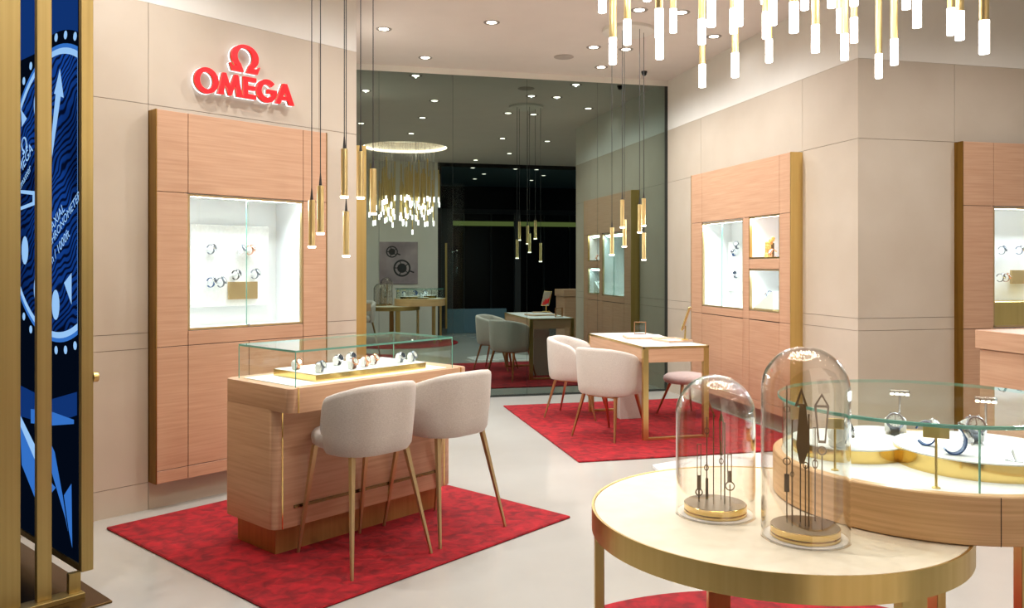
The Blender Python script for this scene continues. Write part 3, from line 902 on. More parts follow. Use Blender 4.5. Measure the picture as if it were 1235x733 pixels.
t = Thing('display_riser', 'low white riser with brass sides inside the counter glass case', 'riser', (3.03, 4.0, 0.929), LA)
g = G(); g.box(2.63, 3.43, 3.785, 4.2, 0.929, 0.9655, 0.001); t.add('brass_side', g, 'brass_bright')
g = G(); g.box(2.634, 3.426, 3.789, 4.196, 0.962, 0.9685, 0.001); t.add('top_pad', g, 'white_soft')
ws = [(2.69, 4.06, 'gold', 'rose gold watch alone at the left end of the riser'), (2.70, 3.85, 'steel_white', 'steel watch nearest the left front corner of the riser'),
      (2.965, 4.05, 'black', 'dark watch at the left back of the middle cluster'), (3.09, 4.09, 'black', 'dark watch at the centre back of the middle cluster'),
      (2.915, 3.84, 'brown', 'brown-strapped watch at the front of the middle cluster'), (3.03, 3.875, 'gold', 'rose gold watch in the middle cluster'),
      (3.12, 3.91, 'brown', 'brown-strapped watch at the right of the middle cluster'), (3.30, 3.88, 'steel_dark', 'left steel watch of the pair at the riser right end'),
      (3.378, 3.862, 'steel_white', 'right steel watch of the pair at the riser right end')]
for (u, w, st, lab) in ws:
    z = 0.9685
    rz = LA + R(random.uniform(5, 30))
    watch(st, RL(u, w, z), rz, lab + ' on the oak counter' if len(lab.split()) < 11 else lab, 'watches in the counter glass case', 1.0)
    cushion(RL(u, w, z + 0.002), rz, 'white cushion under the ' + lab, 'watch cushions in the counter glass case', 1.0)


# ------------------------------------------------------------------ upholstered chairs
def make_chair(name, label, cat, zb, zt, zarm, s0, s1, feet_f, feet_b, group, legmat, W=0.54, yf=0.13, rd=0.14):
    t = Thing(name, label, cat, (0, 0, 0), 0, group, local=True)
    a = W / 2; yb = -0.275; r = 0.19
    path = []
    for i in range(6): path.append((a, yf + (yb + r - yf) * i / 6, 1, 0))
    for i in range(9):
        q_ = R(0 - 90 * i / 8); path.append((a - r + r * math.cos(q_), yb + r + r * math.sin(q_), math.cos(q_), math.sin(q_)))
    for i in range(1, 4): path.append((a - r - (W - 2 * r) * i / 4, yb, 0, -1))
    half = path[:]
    for i in range(9):
        q_ = R(-90 - 90 * i / 8); path.append((-a + r + r * math.cos(q_), yb + r + r * math.sin(q_), math.cos(q_), math.sin(q_)))
    for i in range(1, 7): path.append((-a, yb + r + (yf - yb - r) * i / 6, -1, 0))
    L_ = [0]
    for p, q_ in zip(path[:-1], path[1:]): L_.append(L_[-1] + math.hypot(p[0] - q_[0], p[1] - q_[1]))
    T_ = L_[-1]
    rows = []
    for (x, y, nx, ny), l in zip(path, L_):
        d = min(l, T_ - l)
        k = min(1, max(0, (y - yb) / (yf - yb)))
        top = zt + (zarm - zt) * (k ** 1.2)
        f = 1 if d > rd else math.sqrt(max(0.02, 1 - (1 - d / rd) ** 2))
        hh = zb + 0.10 + (top - zb - 0.10) * (0.25 + 0.75 * f)
        th = 0.052 * (0.55 + 0.45 * min(1, d / 0.04 + 0.2))
        sec = [(-0.055, zb + 0.012), (-0.03, zb + 0.004), (-0.012, zb + 0.03), (-0.004, zb + 0.10), (0.006, (zb + hh) / 2 + 0.03), (0.012, hh - 0.03), (0.009, hh - 0.010), (-0.004, hh), (-th + 0.014, hh - 0.002), (-th + 0.004, hh - 0.016), (-th, hh - 0.05), (-th - 0.004, (zb + hh) / 2), (-th - 0.01, zb + 0.05)]
        rows.append([(x + nx * o, y + ny * o, z) for o, z in sec])
    g = G(); g.grid(rows, True, True)
    t.add('back_shell', g, 'fabric', sharp=60)
    g = G()
    prof = [(0.0, s1 + 0.006), (0.5, s1 + 0.005), (0.8, s1), (0.93, s1 - 0.012), (0.99, s1 - 0.03), (1.0, (s0 + s1) / 2), (0.98, s0 + 0.02), (0.9, s0 + 0.004), (0.5, s0), (0.0, s0)]
    rows = []
    for (k, z) in prof:
        k = max(k, 0.001)
        ring = []
        for i in range(40):
            q_ = 2 * math.pi * i / 40; cq, sq = math.cos(q_), math.sin(q_)
            ring.append((0.222 * k * math.copysign(abs(cq) ** 0.62, cq), -0.005 + 0.228 * k * math.copysign(abs(sq) ** 0.62, sq), z))
        rows.append(ring)
    g.grid(rows, True, True)
    t.add('seat', g, 'fabric', sharp=60)
    g = G(); g.box(-0.15, 0.15, -0.17, 0.16, s0 - 0.012, s0 + 0.01, 0.004); t.add('seat_frame', g, legmat)
    for sx in (-1, 1):
        for (fx, fy, ty) in ((feet_f[0], feet_f[1], 0.15), (feet_b[0], feet_b[1], -0.17)):
            g = G(); g.bar((sx * fx, fy, 0.014), (sx * (0.155 + 0.02), ty, s0 + 0.005), 0.013, 0.026)
            t.add('leg', g, legmat)
    return t.o


stool = make_chair('counter_stool', 'upholstered counter stool on brass legs, the nearer one at the oak counter', 'stool', 0.585, 0.955, 0.875, 0.60, 0.70, (0.205, 0.262), (0.263, -0.285), 'stools at the oak counter', 'brass_leg', 0.505, -0.02, 0.035)
stool.location = RL(2.765, 3.585, 0); stool.rotation_euler = (0, 0, LA)
dup(stool, RL(3.37, 3.6, 0), LA, 'upholstered counter stool on brass legs, farther along the oak counter')
chair = make_chair('desk_chair', 'upholstered tub chair nearer the camera at the consultation desk', 'chair', 0.40, 0.825, 0.72, 0.39, 0.47, (0.21, 0.27), (0.235, -0.27), 'chairs at the consultation desk', 'copper')
chair.location = (2.63, 7.155, 0); chair.rotation_euler = (0, 0, math.atan2(0.562, 0.826) - R(90))
dup(chair, (2.63, 8.15, 0), math.atan2(-0.6, 0.8) - R(90), 'upholstered tub chair nearer the mirror at the consultation desk')

t = Thing('pouf_stool', 'low round rose-coloured stool on the far side of the consultation desk', 'stool', (3.73, 7.92, 0), 0, local=True)
g = G(); g.lathe([(0, 0.455), (0.12, 0.452), (0.19, 0.44), (0.222, 0.415), (0.228, 0.39), (0.215, 0.36), (0.18, 0.35), (0, 0.35)], seg=40); t.add('seat', g, 'fabric_rose', sharp=60)
for k in range(4):
    q_ = R(45 + 90 * k + 8)
    g = G(); g.bar((0.3 * math.cos(q_), 0.3 * math.sin(q_), 0.014), (0.15 * math.cos(q_), 0.15 * math.sin(q_), 0.36), 0.013, 0.026); t.add('leg', g, 'copper')

# ------------------------------------------------------------------ consultation desk and what stands on it
DX0, DX1, DY0, DY1, DZ = 2.825, 3.455, 6.85, 8.37, 0.84
t = Thing('consultation_desk', 'oak and brass consultation desk with a pale top on the far red rug', 'desk', (3.14, 7.6, 0), 0)
g = G(); g.box(DX0 + 0.045, DX1 - 0.045, DY0 + 0.004, DY0 + 0.03, 0.70, 0.822); g.box(DX0 + 0.045, DX1 - 0.045, DY1 - 0.03, DY1 - 0.004, 0.70, 0.822)
g.box(DX0 + 0.003, DX0 + 0.03, DY0 + 0.045, DY1 - 0.045, 0.70, 0.822); g.box(DX1 - 0.03, DX1 - 0.003, DY0 + 0.045, DY1 - 0.045, 0.70, 0.822)
t.add('apron', g, 'wood_light')
g = G(); g.box(DX0 + 0.012, DX1 - 0.012, DY0 + 0.012, DY1 - 0.012, 0.80, DZ, 0.002); t.add('table_top', g, 'paper')
g = G()
for bx in ((DX0, DX1, DY0, DY0 + 0.012), (DX0, DX1, DY1 - 0.012, DY1), (DX0, DX0 + 0.012, DY0, DY1), (DX1 - 0.012, DX1, DY0, DY1)): g.box(bx[0], bx[1], bx[2], bx[3], 0.822, DZ + 0.001)
t.add('top_edge', g, 'brass')
for (y0_, y1_) in ((DY0, DY0 + 0.045), (DY1 - 0.045, DY1)):
    for (x0_, x1_) in ((DX0, DX0 + 0.05), (DX1 - 0.05, DX1)):
        g = G(); g.box(x0_, x1_, y0_, y1_, 0.014, 0.822, 0.002); t.add('leg', g, 'brass')
    g = G(); g.box(DX0 + 0.05, DX1 - 0.05, y0_, y1_ - 0.01, 0.014, 0.036, 0.002); t.add('foot_bar', g, 'brass')
g = G(); g.box(2.99, 3.22, 7.86, 7.95, 0.014, 0.80, 0.002); t.add('pedestal', g, 'fabric', label='upholstered centre support')
TZ = DZ + 0.0012
t = Thing('presentation_tray', 'flat cream presentation tray on the consultation desk', 'tray', (3.16, 7.66, TZ), 0)
T = Matrix.Translation((3.17, 7.68, TZ)) @ Matrix.Rotation(R(-12), 4, 'Z')
g = G(); g.box(-0.19, 0.19, -0.15, 0.15, 0, 0.022, 0.004, T=T); t.add('tray_body', g, 'tan')
g = G(); g.box(-0.175, 0.175, -0.135, 0.135, 0.02, 0.0255, 0.002, T=T); t.add('tray_pad', g, 'paper')
t = Thing('leather_tray', 'shallow tan leather tray beside the tilting mirror on the desk', 'tray', (3.33, 7.35, TZ), 0)
T = Matrix.Translation((3.3, 7.3, TZ)) @ Matrix.Rotation(R(8), 4, 'Z')
g = G(); g.box(-0.13, 0.13, -0.16, 0.16, 0, 0.008, 0.003, T=T); t.add('base', g, 'paper')
g = G()
for bx in ((-0.13, 0.13, -0.16, -0.145), (-0.13, 0.13, 0.145, 0.16), (-0.13, -0.115, -0.16, 0.16), (0.115, 0.13, -0.16, 0.16)): g.box(bx[0], bx[1], bx[2], bx[3], 0.004, 0.022, 0.003, T=T)
t.add('raised_edge', g, 'tan')
t = Thing('sign_frame', 'small clear upright frame with a rose brass border on the desk', 'frame', (3.39, 8.13, TZ), 0, local=True)
g = G()
for bx in ((-0.062, -0.054, 0, 0.13), (0.054, 0.062, 0, 0.13), (-0.062, 0.062, 0.122, 0.13), (-0.062, 0.062, 0, 0.008)): g.box(bx[0], bx[1], -0.012, 0.012, bx[2], bx[3], 0.001)
t.add('border', g, 'copper')
g = G(); g.box(-0.054, 0.054, -0.003, 0.003, 0.008, 0.122); t.add('pane', g, 'glass')
t.o.rotation_euler = (0, 0, R(-20)); t.o.location = (3.31, 8.12, TZ)
t = Thing('table_mirror', 'tilting brass-framed table mirror at the right end of the desk', 'mirror', (3.40, 7.17, TZ), math.atan2(0.85, 0.5), local=True)
t.o.location = (3.385, 7.2, TZ + 0.022); t.o.rotation_euler = (0, 0, math.atan2(0.85, 0.5))
# local -y... the glass faces local +y turned towards the mirror wall
g = G(); g.box(-0.06, 0.06, -0.03, 0.03, 0, 0.008, 0.003); g.bar((0, 0, 0.006), (0, -0.006, 0.13), 0.018, 0.012); t.add('stand', g, 'brass')
T = Matrix.Translation((0, -0.01, 0.2)) @ Matrix.Rotation(R(18), 4, 'X')
g = G(); g.box(-0.08, 0.08, -0.008, 0.006, -0.115, 0.115, 0.004, T=T); fr = t.add('frame', g, 'brass')
g = G(); g.box(-0.073, 0.073, 0.0062, 0.0072, -0.108, 0.108, T=T); t.add('mirror_glass', g, 'mirror_clear', fr)

# ------------------------------------------------------------------ pendants
def pendant(p, L_, label, group):
    t = Thing('pendant_lamp', label, 'lamp', p, 0, group)
    x, y, z = p
    g = G(); g.lathe([(0.0195, 0.012), (0.0195, L_), (0.012, L_ + 0.002), (0, L_ + 0.002)], p, 20)
    g.lathe([(0.0195, 0.012), (0.015, 0.012), (0.015, 0.05)], p, 20); t.add('brass_tube', g, 'brass_lamp')
    g = G(); g.lathe([(0.0, 0.0), (0.021, 0.0), (0.0235, 0.004), (0.0235, 0.012), (0.0, 0.012)], p, 20); t.add('lens', g, 'lamp_small')
    g = G(); g.lathe([(0.0095, L_), (0.007, L_ + 0.03), (0.003, L_ + 0.075)], p, 10)
    g.cyl((x, y, z + L_ + 0.05), (x, y, CEIL - 0.02), 0.0028, seg=6); t.add('cord', g, 'cord')
    spot('pendant_light', (x, y, z - 0.01), 2.0, R(130), 0.8, WARM, 0.02)


lp = [(376, 299, 4.95, 'brass pendant lamp farthest left of the left cluster'), (386.5, 283, 4.85, 'second brass pendant from the left in the left cluster'),
      (415.3, 239, 4.8, 'brass pendant lamp hanging high in the middle of the left cluster'), (417.5, 310, 5.2, 'lowest brass pendant lamp of the left cluster'),
      (435, 240, 5.0, 'brass pendant in front of the brass cabinet side beside the mirror'), (450, 259, 5.15, 'brass pendant farthest right of the left cluster')]
for px, py, Y_, lab in lp: pendant(at(px, py, Y_), 0.285, lab, 'brass pendants above the oak counter')
rp = [(738, 308, 8.1, 'brass pendant farthest left of the cluster above the desk'), (750.5, 275, 8.0, 'upper brass pendant of the left pair above the desk'), (753, 298, 8.22, 'lower brass pendant of the left pair above the desk'),
      (771.5, 281, 7.95, 'brass pendant left of the stacked pair above the desk'), (776.3, 273, 8.08, 'upper brass pendant of the right stacked pair above the desk'), (776.5, 314, 8.2, 'lowest brass pendant at the right of the cluster above the desk')]
for px, py, Y_, lab in rp: pendant(at(px, py, Y_), 0.272, lab, 'brass pendants above the consultation desk')
for cpt, lab in ((at(757.5, 0, 8.08), 'round pale ceiling canopy of the desk pendants'), (at(414, 0, 5.0), 'round ceiling canopy of the pendants above the oak counter')):
    t = Thing('pendant_canopy', lab, 'canopy', (cpt.x, cpt.y, CEIL), 0)
    g = G(); g.lathe([(0, 0.0), (0.25, 0.0), (0.25, -0.03), (0.244, -0.034), (0, -0.034)], (cpt.x, cpt.y, CEIL), 48); t.add('canopy_disc', g, 'plaster')

# ------------------------------------------------------------------ chandelier of brass rods
vis = [(726.5, 14.7, 32), (739, 77, 31), (756.5, 53.7, 29.7), (795, 45, 34), (795.6, 71, 30), (812, 39, 28), (780.5, 1, 30), (846.5, 53, 29.5), (847, 105, 27), (858, 32, 33), (884.7, 40, 29.5), (891, 31, 33),
       (886.5, 93, 29), (924, 46, 31), (932, 30, 32), (927.5, 75, 27.5), (922, 4, 30), (957.5, 39, 36), (970.5, 11.5, 32), (983.5, 63, 32.5), (1003, 9, 33), (1013, 39, 28), (1018.7, 72, 30.5), (1030, 7, 31), (1030, 51, 29.5),
       (1059.8, 94, 28.5), (1078.5, 78, 30.5), (1093, 10.7, 34), (1106, 33, 34), (1147, 42, 31.5), (1157.5, 48, 34), (1187, 64.5, 32.5)]
t = Thing('chandelier', 'chandelier of many hanging brass rods with glowing tips over the round table', 'chandelier', (RC[0], RC[1], CEIL + 0.2), 0)
g = G(); g.lathe([(0, 0.22), (0.74, 0.22), (0.74, 0.205), (0, 0.205)], (RC[0], RC[1], CEIL), 48); t.add('ceiling_plate', g, 'white')
def rod(p, L_):
    x, y, z = p
    g = G(); g.lathe([(0.0135, 0.095), (0.0135, L_), (0, L_)], p, 14); o = t.add('rod', g, 'brass_lamp')
    g = G(); g.lathe([(0, 0), (0.0145, 0.0), (0.0145, 0.098), (0, 0.098)], p, 14); t.add('glowing_tip', g, 'rod_tip', o)
    g = G(); g.cyl((x, y, z + L_ - 0.01), (x, y, CEIL + 0.207), 0.0014, seg=5); t.add('wire', g, 'steel', o)
used = []
for px, py, ln_ in vis:
    want = 98.0 / ln_
    best = min((abs(Y_ - want), Y_) for Y_ in [2.5 + 0.01 * i for i in range(160)] if (at(px, py, Y_).xy - Vector(RC)).length < 0.735 or Y_ == 2.5)[1]
    p = at(px, py, best); used.append(p); rod(p, random.uniform(0.62, 0.85))
tries = 0
while len(used) < 88 and tries < 4000:
    tries += 1
    q_ = random.uniform(0, 2 * math.pi); r_ = 0.7 * math.sqrt(random.random())
    x, y = RC[0] + r_ * math.cos(q_), RC[1] + r_ * math.sin(q_)
    if any((Vector((x, y)) - p.xy).length < 0.06 for p in used): continue
    Yd = x * s13 + y * c13
    z = EYE + 0.325 * Yd + random.uniform(0.0, 0.14)
    if z > 2.82: continue
    p = Vector((x, y, z)); used.append(p); rod(p, random.uniform(0.6, 0.85))
# ------------------------------------------------------------------ video totem in brass at the left (left frame)
UT, VT = 1.545, 4.1          # screen front plane u, end plane w
t = Thing('video_totem', 'tall brass-framed video totem at the left edge of the picture', 'screen', (1.45, 4.6, 0), LA)
g = G(); g.box(0.9, 1.62, 3.935, 5.15, 0.0, 0.012, 0.002); t.add('base_plate', g, 'bronze')
g = G(); g.box(1.0, UT + 0.005, VT - 0.035, VT + 0.05, 0.012, 0.035, 0.001); t.add('base_rail', g, 'brass_fin')
g = G()
g.box(UT, UT + 0.055, VT, VT + 0.03, 0.12, 3.3, 0.002); g.box(UT, UT + 0.055, VT + 0.03, 5.2, 0.12, 0.15); g.box(UT, UT + 0.055, 5.17, 5.2, 0.15, 3.3); g.box(UT, UT + 0.055, VT + 0.03, 5.17, 3.27, 3.3)
g.box(UT + 0.03, UT + 0.055, VT + 0.03, 5.17, 0.15, 3.27)
t.add('frame', g, 'brass_fin')
g = G(); g.box(UT + 0.012, UT + 0.03, VT + 0.03, VT + 0.055, 0.15, 3.27); t.add('inner_rail', g, 'brass_dark')
g = G(); g.box(1.492, UT - 0.002, VT, VT + 0.03, 0.035, 0.125); t.add('support', g, 'brass_fin')
g = G(); g.cyl((1.6, VT + 0.012, 1.03), (1.622, VT + 0.012, 1.03), 0.024, seg=16); t.add('knob', g, 'brass')
for (a_, b2, c_) in ((1.355, 1.418, 0.03), (0.96, 1.289, 0.03)):
    g = G(); g.box(a_, b2, VT, VT + c_, 0.035, 3.6, 0.002); t.add('fin', g, 'brass_fin')
# screen picture: dark watch on blue waves, lit
ms = bpy.data.materials.new('screen_image'); ms.use_nodes = True
nt = ms.node_tree; N_ = nt.nodes; L2 = nt.links
N_.remove(N_['Principled BSDF'])
tc = N_.new('ShaderNodeTexCoord'); mp = N_.new('ShaderNodeMapping'); mp.inputs['Scale'].default_value = (0, 1.0, 1.0); mp.inputs['Rotation'].default_value = (R(28), 0, 0)
wv = N_.new('ShaderNodeTexWave'); wv.bands_direction = 'Z'; wv.inputs['Scale'].default_value = 9.0; wv.inputs['Distortion'].default_value = 11.0; wv.inputs['Detail'].default_value = 1.0; wv.inputs['Detail Scale'].default_value = 0.7
mp2 = N_.new('ShaderNodeMapping'); mp2.inputs['Scale'].default_value = (0, 1, 1)
gr = N_.new('ShaderNodeTexNoise'); gr.inputs['Scale'].default_value = 1.3
L2.new(tc.outputs['Object'], mp.inputs[0]); L2.new(mp.outputs[0], wv.inputs[0]); L2.new(tc.outputs['Object'], mp2.inputs[0]); L2.new(mp2.outputs[0], gr.inputs[0])
cr = N_.new('ShaderNodeValToRGB'); cr.color_ramp.elements[0].color = lin((5, 14, 40)); cr.color_ramp.elements[1].color = lin((16, 54, 122))
cr.color_ramp.elements[0].position = 0.15; cr.color_ramp.elements[1].position = 0.6
L2.new(wv.outputs['Fac'], cr.inputs[0])
cr2 = N_.new('ShaderNodeValToRGB'); cr2.color_ramp.elements[0].color = (0.35, 0.35, 0.4, 1); cr2.color_ramp.elements[1].color = (1.5, 1.6, 1.7, 1); cr2.color_ramp.elements[0].position = 0.35; cr2.color_ramp.elements[1].position = 0.65
L2.new(gr.outputs['Fac'], cr2.inputs[0])
mm = N_.new('ShaderNodeMix'); mm.data_type = 'RGBA'; mm.blend_type = 'MULTIPLY'; mm.inputs[0].default_value = 1
L2.new(cr.outputs[0], mm.inputs[6]); L2.new(cr2.outputs[0], mm.inputs[7])
em = N_.new('ShaderNodeEmission'); em.inputs[1].default_value = 1.0
L2.new(mm.outputs[2], em.inputs[0]); L2.new(em.outputs[0], N_['Material Output'].inputs[0])
M['screen'] = ms
M['sc_navy'] = emis('screen_navy', (3, 9, 22), 1.0)
M['sc_light'] = emis('screen_light_blue', (150, 196, 244), 1.0)
M['sc_mid'] = emis('screen_mid_blue', (52, 112, 196), 1.0)
M['sc_dark'] = emis('screen_dark_blue', (16, 50, 112), 1.0)
g = G(); g.box(UT + 0.008, UT + 0.03, VT + 0.055, 5.17, 0.15, 3.27); scr = t.add('screen', g, 'sc_navy')
TS = lambda d: Matrix.Translation((UT + 0.008 - d, 0, 0)) @ Matrix.Rotation(R(-90), 4, 'Z') @ Matrix.Rotation(R(90), 4, 'X')
def sp(px, py):
    p = on_u(px, py, UT + 0.006); return (-p.y, p.z)
WC = (-4.43, 1.915)
def disc(r, n=96): return arc(WC[0], WC[1], r, r, 0, 360, n)[:-1]
LIM = (-5.165, -4.16)
def clipx(lp):
    out = []
    n = len(lp)
    for lo, sgn in ((LIM[0], 1), (LIM[1], -1)):
        src = lp if not out else out; res = []
        for i in range(len(src)):
            a_, b2 = src[i], src[(i + 1) % len(src)]
            ia, ib = sgn * (a_[0] - lo) >= 0, sgn * (b2[0] - lo) >= 0
            if ia: res.append(a_)
            if ia != ib:
                k_ = (lo - a_[0]) / (b2[0] - a_[0]); res.append((lo, a_[1] + k_ * (b2[1] - a_[1])))
        out = res
    return out
def shape(lps, mat, d, nm='screen_shape'):
    lps = [l for l in (clipx(l) for l in lps) if len(l) > 2]
    if not lps: return
    g = G(); g.outline(lps, 0.0004, T=TS(d)); t.add(nm, g, mat, scr)
# upper field, watch rings, dial, hands
shape([[(-5.16, 2.66), (-4.16, 2.66), (-4.16, 3.2), (-5.16, 3.2)]], 'sc_dark', 0.0006)
shape([disc(0.80)], 'sc_navy', 0.0012)
shape([disc(0.735)], 'sc_mid', 0.0018, 'bezel')
shape([disc(0.715)], 'sc_light', 0.0024, 'bezel')
g = G(); g.outline([clipx(disc(0.685))], 0.0004, T=TS(0.003)); t.add('dial_waves', g, 'screen', scr)
for k_ in range(40):
    q_ = 2 * math.pi * k_ / 40; x, z = WC[0] + 0.775 * math.cos(q_), WC[1] + 0.775 * math.sin(q_)
    if LIM[0] + 0.03 < x < LIM[1] - 0.03: shape([arc(x, z, 0.021, 0.021, 0, 360, 14)[:-1]], 'sc_light', 0.002, 'bezel_dot')
for k_ in range(12):
    q_ = R(30 * k_); x, z = WC[0] + 0.5 * math.sin(q_), WC[1] + 0.55 * math.cos(q_)
    if k_ not in (0, 9, 10) and LIM[0] + 0.07 < x < LIM[1] - 0.03: shape([arc(x, z, 0.05, 0.075, 0, 360, 20)[:-1]], 'sc_light', 0.0042, 'hour_marker')
def P_(pts): return [sp(*p) for p in pts]
shape([P_([(73, 83), (77.5, 118), (66, 113)])], 'sc_light', 0.0048, 'watch_hand')
shape([P_([(68, 113), (74, 116), (64, 186), (62.5, 192), (62.5, 168)])], 'sc_light', 0.0048, 'watch_hand')
shape([P_([(26, 132), (33, 143), (27, 153)])], 'sc_light', 0.0048, 'watch_hand')
shape([P_([(24, 229), (43, 230.5), (43, 247), (24, 254), (24, 250), (40, 243.5), (40, 235), (24, 233)])], 'sc_light', 0.0048, 'watch_hand')
shape([P_([(87, 329), (78, 341), (87, 367)])], 'sc_light', 0.0048, 'watch_hand')
# bracelet below
shape([P_([(20, 462), (60, 482), (95, 472), (95, 500), (60, 512), (20, 500)])], 'sc_dark', 0.0048, 'bracelet')
shape([P_([(38, 493), (60, 495), (90, 506), (90, 511), (62, 513), (38, 510)])], 'sc_mid', 0.0054, 'bracelet')
shape([P_([(25, 499), (64, 583), (68, 588), (50, 610), (43, 600), (27, 560)])], 'sc_mid', 0.0054, 'bracelet')
shape([P_([(25, 500), (43, 536), (43, 554), (25, 512)])], 'sc_light', 0.006, 'bracelet')
shape([P_([(62.5, 535), (67, 545), (77, 600), (83, 640), (80, 625), (62.5, 566)])], 'sc_mid', 0.006, 'bracelet')
shape([P_([(87, 583), (78, 597), (84, 640), (88, 660)])], 'sc_mid', 0.0054, 'bracelet')
# lettering on the picture
def stext(body, px, py, size, ang):
    x, z = sp(px, py)
    g = G(); g.text(body, size, 0.0004, T=TS(0.0062) @ Matrix.Translation((x, z, 0)) @ Matrix.Rotation(R(ang), 4, 'Z')); t.add('lettering', g, 'sc_light', scr)
def mark_at(px, py, sc):
    x, z = sp(px, py)
    m_ = arc(0, 0, 0.108, 0.102, -52, 232, 24) + [(-0.095, -0.082), (-0.113, -0.06), (-0.118, -0.066), (-0.1, -0.122), (-0.012, -0.122)] + arc(0, 0.002, 0.07, 0.08, 236, -56, 24) + [(0.012, -0.122), (0.1, -0.122), (0.118, -0.066), (0.113, -0.06), (0.095, -0.082)]
    g = G(); g.outline([m_], 0.0004, T=TS(0.0062) @ Matrix.Translation((x, z, 0)) @ Matrix.Rotation(R(29), 4, 'Z') @ Matrix.Scale(sc, 4)); t.add('mark', g, 'sc_light', scr)
mark_at(30, 174, 0.38)
stext('OMEGA', 20.5, 221, 0.085, 31)
stext('Seamaster', 21, 238, 0.062, 31)
stext('CO-AXIAL', 54, 296, 0.07, 31)
stext('CHRONOMETER', 61, 300, 0.062, 31)
stext('m / 1000ft', 62.5, 321, 0.068, 31)

# ------------------------------------------------------------------ round table in front
TC = Vector((1.474, 2.476, 0)); TT = 0.75
t = Thing('round_table', 'round cream-topped table with a brass rim holding the glass cloches', 'table', TC, 0)
g = G(); g.lathe([(0, 0.73), (0.584, 0.73), (0.584, 0.748), (0.582, 0.75), (0, 0.75)], TC, 128); t.add('table_top', g, 'leather')
g = G(); g.lathe([(0.593, 0.752), (0.593, 0.674), (0.585, 0.672), (0.585, 0.751)], TC, 128, closed=True); t.add('rim', g, 'brass')
g = G(); g.lathe([(0, 0.69), (0.585, 0.69), (0.585, 0.7), (0, 0.7)], TC, 96); t.add('underside', g, 'brass_dark')
for k_ in range(4):
    q_ = R((163, 278, 352, 80)[k_])
    T = Matrix.Translation(TC) @ Matrix.Rotation(q_, 4, 'Z')
    g = G(); g.box(0.553, 0.584, -0.045, 0.045, 0.014, 0.695, 0.002, T=T); t.add('leg', g, 'brass')


def stand(name, label, c, items, ang):
    """brass disc with watch hands standing on it; items: (x, depth offset, [loops in x,z])"""
    t = Thing(name, label, 'ornament', (c[0], c[1], TT), 0)
    cc = Vector((c[0], c[1], TT))
    g = G(); g.lathe([(0, 0.0005), (0.098, 0.0005), (0.1, 0.003), (0.1, 0.012), (0.094, 0.0125), (0.094, 0.015), (0, 0.015)], cc, 56); t.add('lower_disc', g, 'brass_bright')
    g = G(); g.lathe([(0, 0.015), (0.098, 0.015), (0.1, 0.017), (0.1, 0.0335), (0.098, 0.035), (0, 0.035)], cc, 56); t.add('upper_disc', g, 'brass_bright')
    g = G(); g.lathe([(0, 0.035), (0.0972, 0.035), (0.0972, 0.0356), (0, 0.0356)], cc, 56); t.add('disc_face', g, 'disc_top')
    g = G(); g.lathe([(0.101, 0.0004), (0.12, 0.0004), (0.12, 0.004), (0.101, 0.004)], cc, 56, closed=True); t.add('base_ring', g, 'white')
    T0 = Matrix.Translation(cc) @ Matrix.Rotation(ang, 4, 'Z')
    for (x, dy, loops) in items:
        g = G()
        for lps in loops:
            g.outline(lps, 0.003, T=T0 @ Matrix.Translation((0, dy, -TT)) @ Matrix.Rotation(R(90), 4, 'X'))
        t.add('watch_hand', g, 'hand_metal')
    return t


def conv(c, px0):
    Yc = c[0] * s13 + c[1] * c13
    k_ = Yc / F
    fx = lambda px: (px - px0) * k_
    fz = lambda py: EYE - (py - HY) * k_
    return fx, fz


def rod_(fx, fz, px, y0, w=0.0018, zb=0.777): return [[(fx(px) - w, zb), (fx(px) + w, zb), (fx(px) + w, fz(y0)), (fx(px) - w, fz(y0))]]
def ring_(fx, fz, px, py, r, t_=0.003, k_=1.0): return [arc(fx(px), fz(py), r, r * k_, 0, 360, 22)[:-1], arc(fx(px), fz(py), r - t_, (r - t_) * k_, 360, 0, 22)[:-1]]
def poly_(fx, fz, pts): return [(fx(a_), fz(b2)) for a_, b2 in pts]
def slot_(fx, fz, px, y0, y1, w, t_=0.0018): 
    x = fx(px); return [[(x - w, fz(y1)), (x + w, fz(y1)), (x + w, fz(y0)), (x - w, fz(y0))], [(x - w + t_, fz(y1) + t_), (x + w - t_, fz(y1) + t_), (x + w - t_, fz(y0) - t_), (x - w + t_, fz(y0) - t_)]]


def cloche(label, c, H, r=0.127):
    t = Thing('glass_cloche', label, 'cloche', (c[0], c[1], TT), 0)
    cc = (c[0], c[1], TT)
    o = [(r + 0.003, 0.001), (r, 0.006)] + [(r, 0.05), (r, (H - r) * 0.5)] + [(r * math.cos(R(a_)), H - r + r * math.sin(R(a_))) for a_ in range(0, 90, 6)] + [(0, H)]
    ri = r - 0.0035
    i_ = [(0, H - 0.0035)] + [(ri * math.cos(R(a_)), H - r + ri * math.sin(R(a_))) for a_ in range(84, -1, -6)] + [(ri, (H - r) * 0.5), (ri, 0.05), (ri, 0.001)]
    g = G(); g.lathe(o + i_ + [(r + 0.003, 0.001)], cc, 72); t.add('dome', g, 'cloche', sharp=50)
    return t


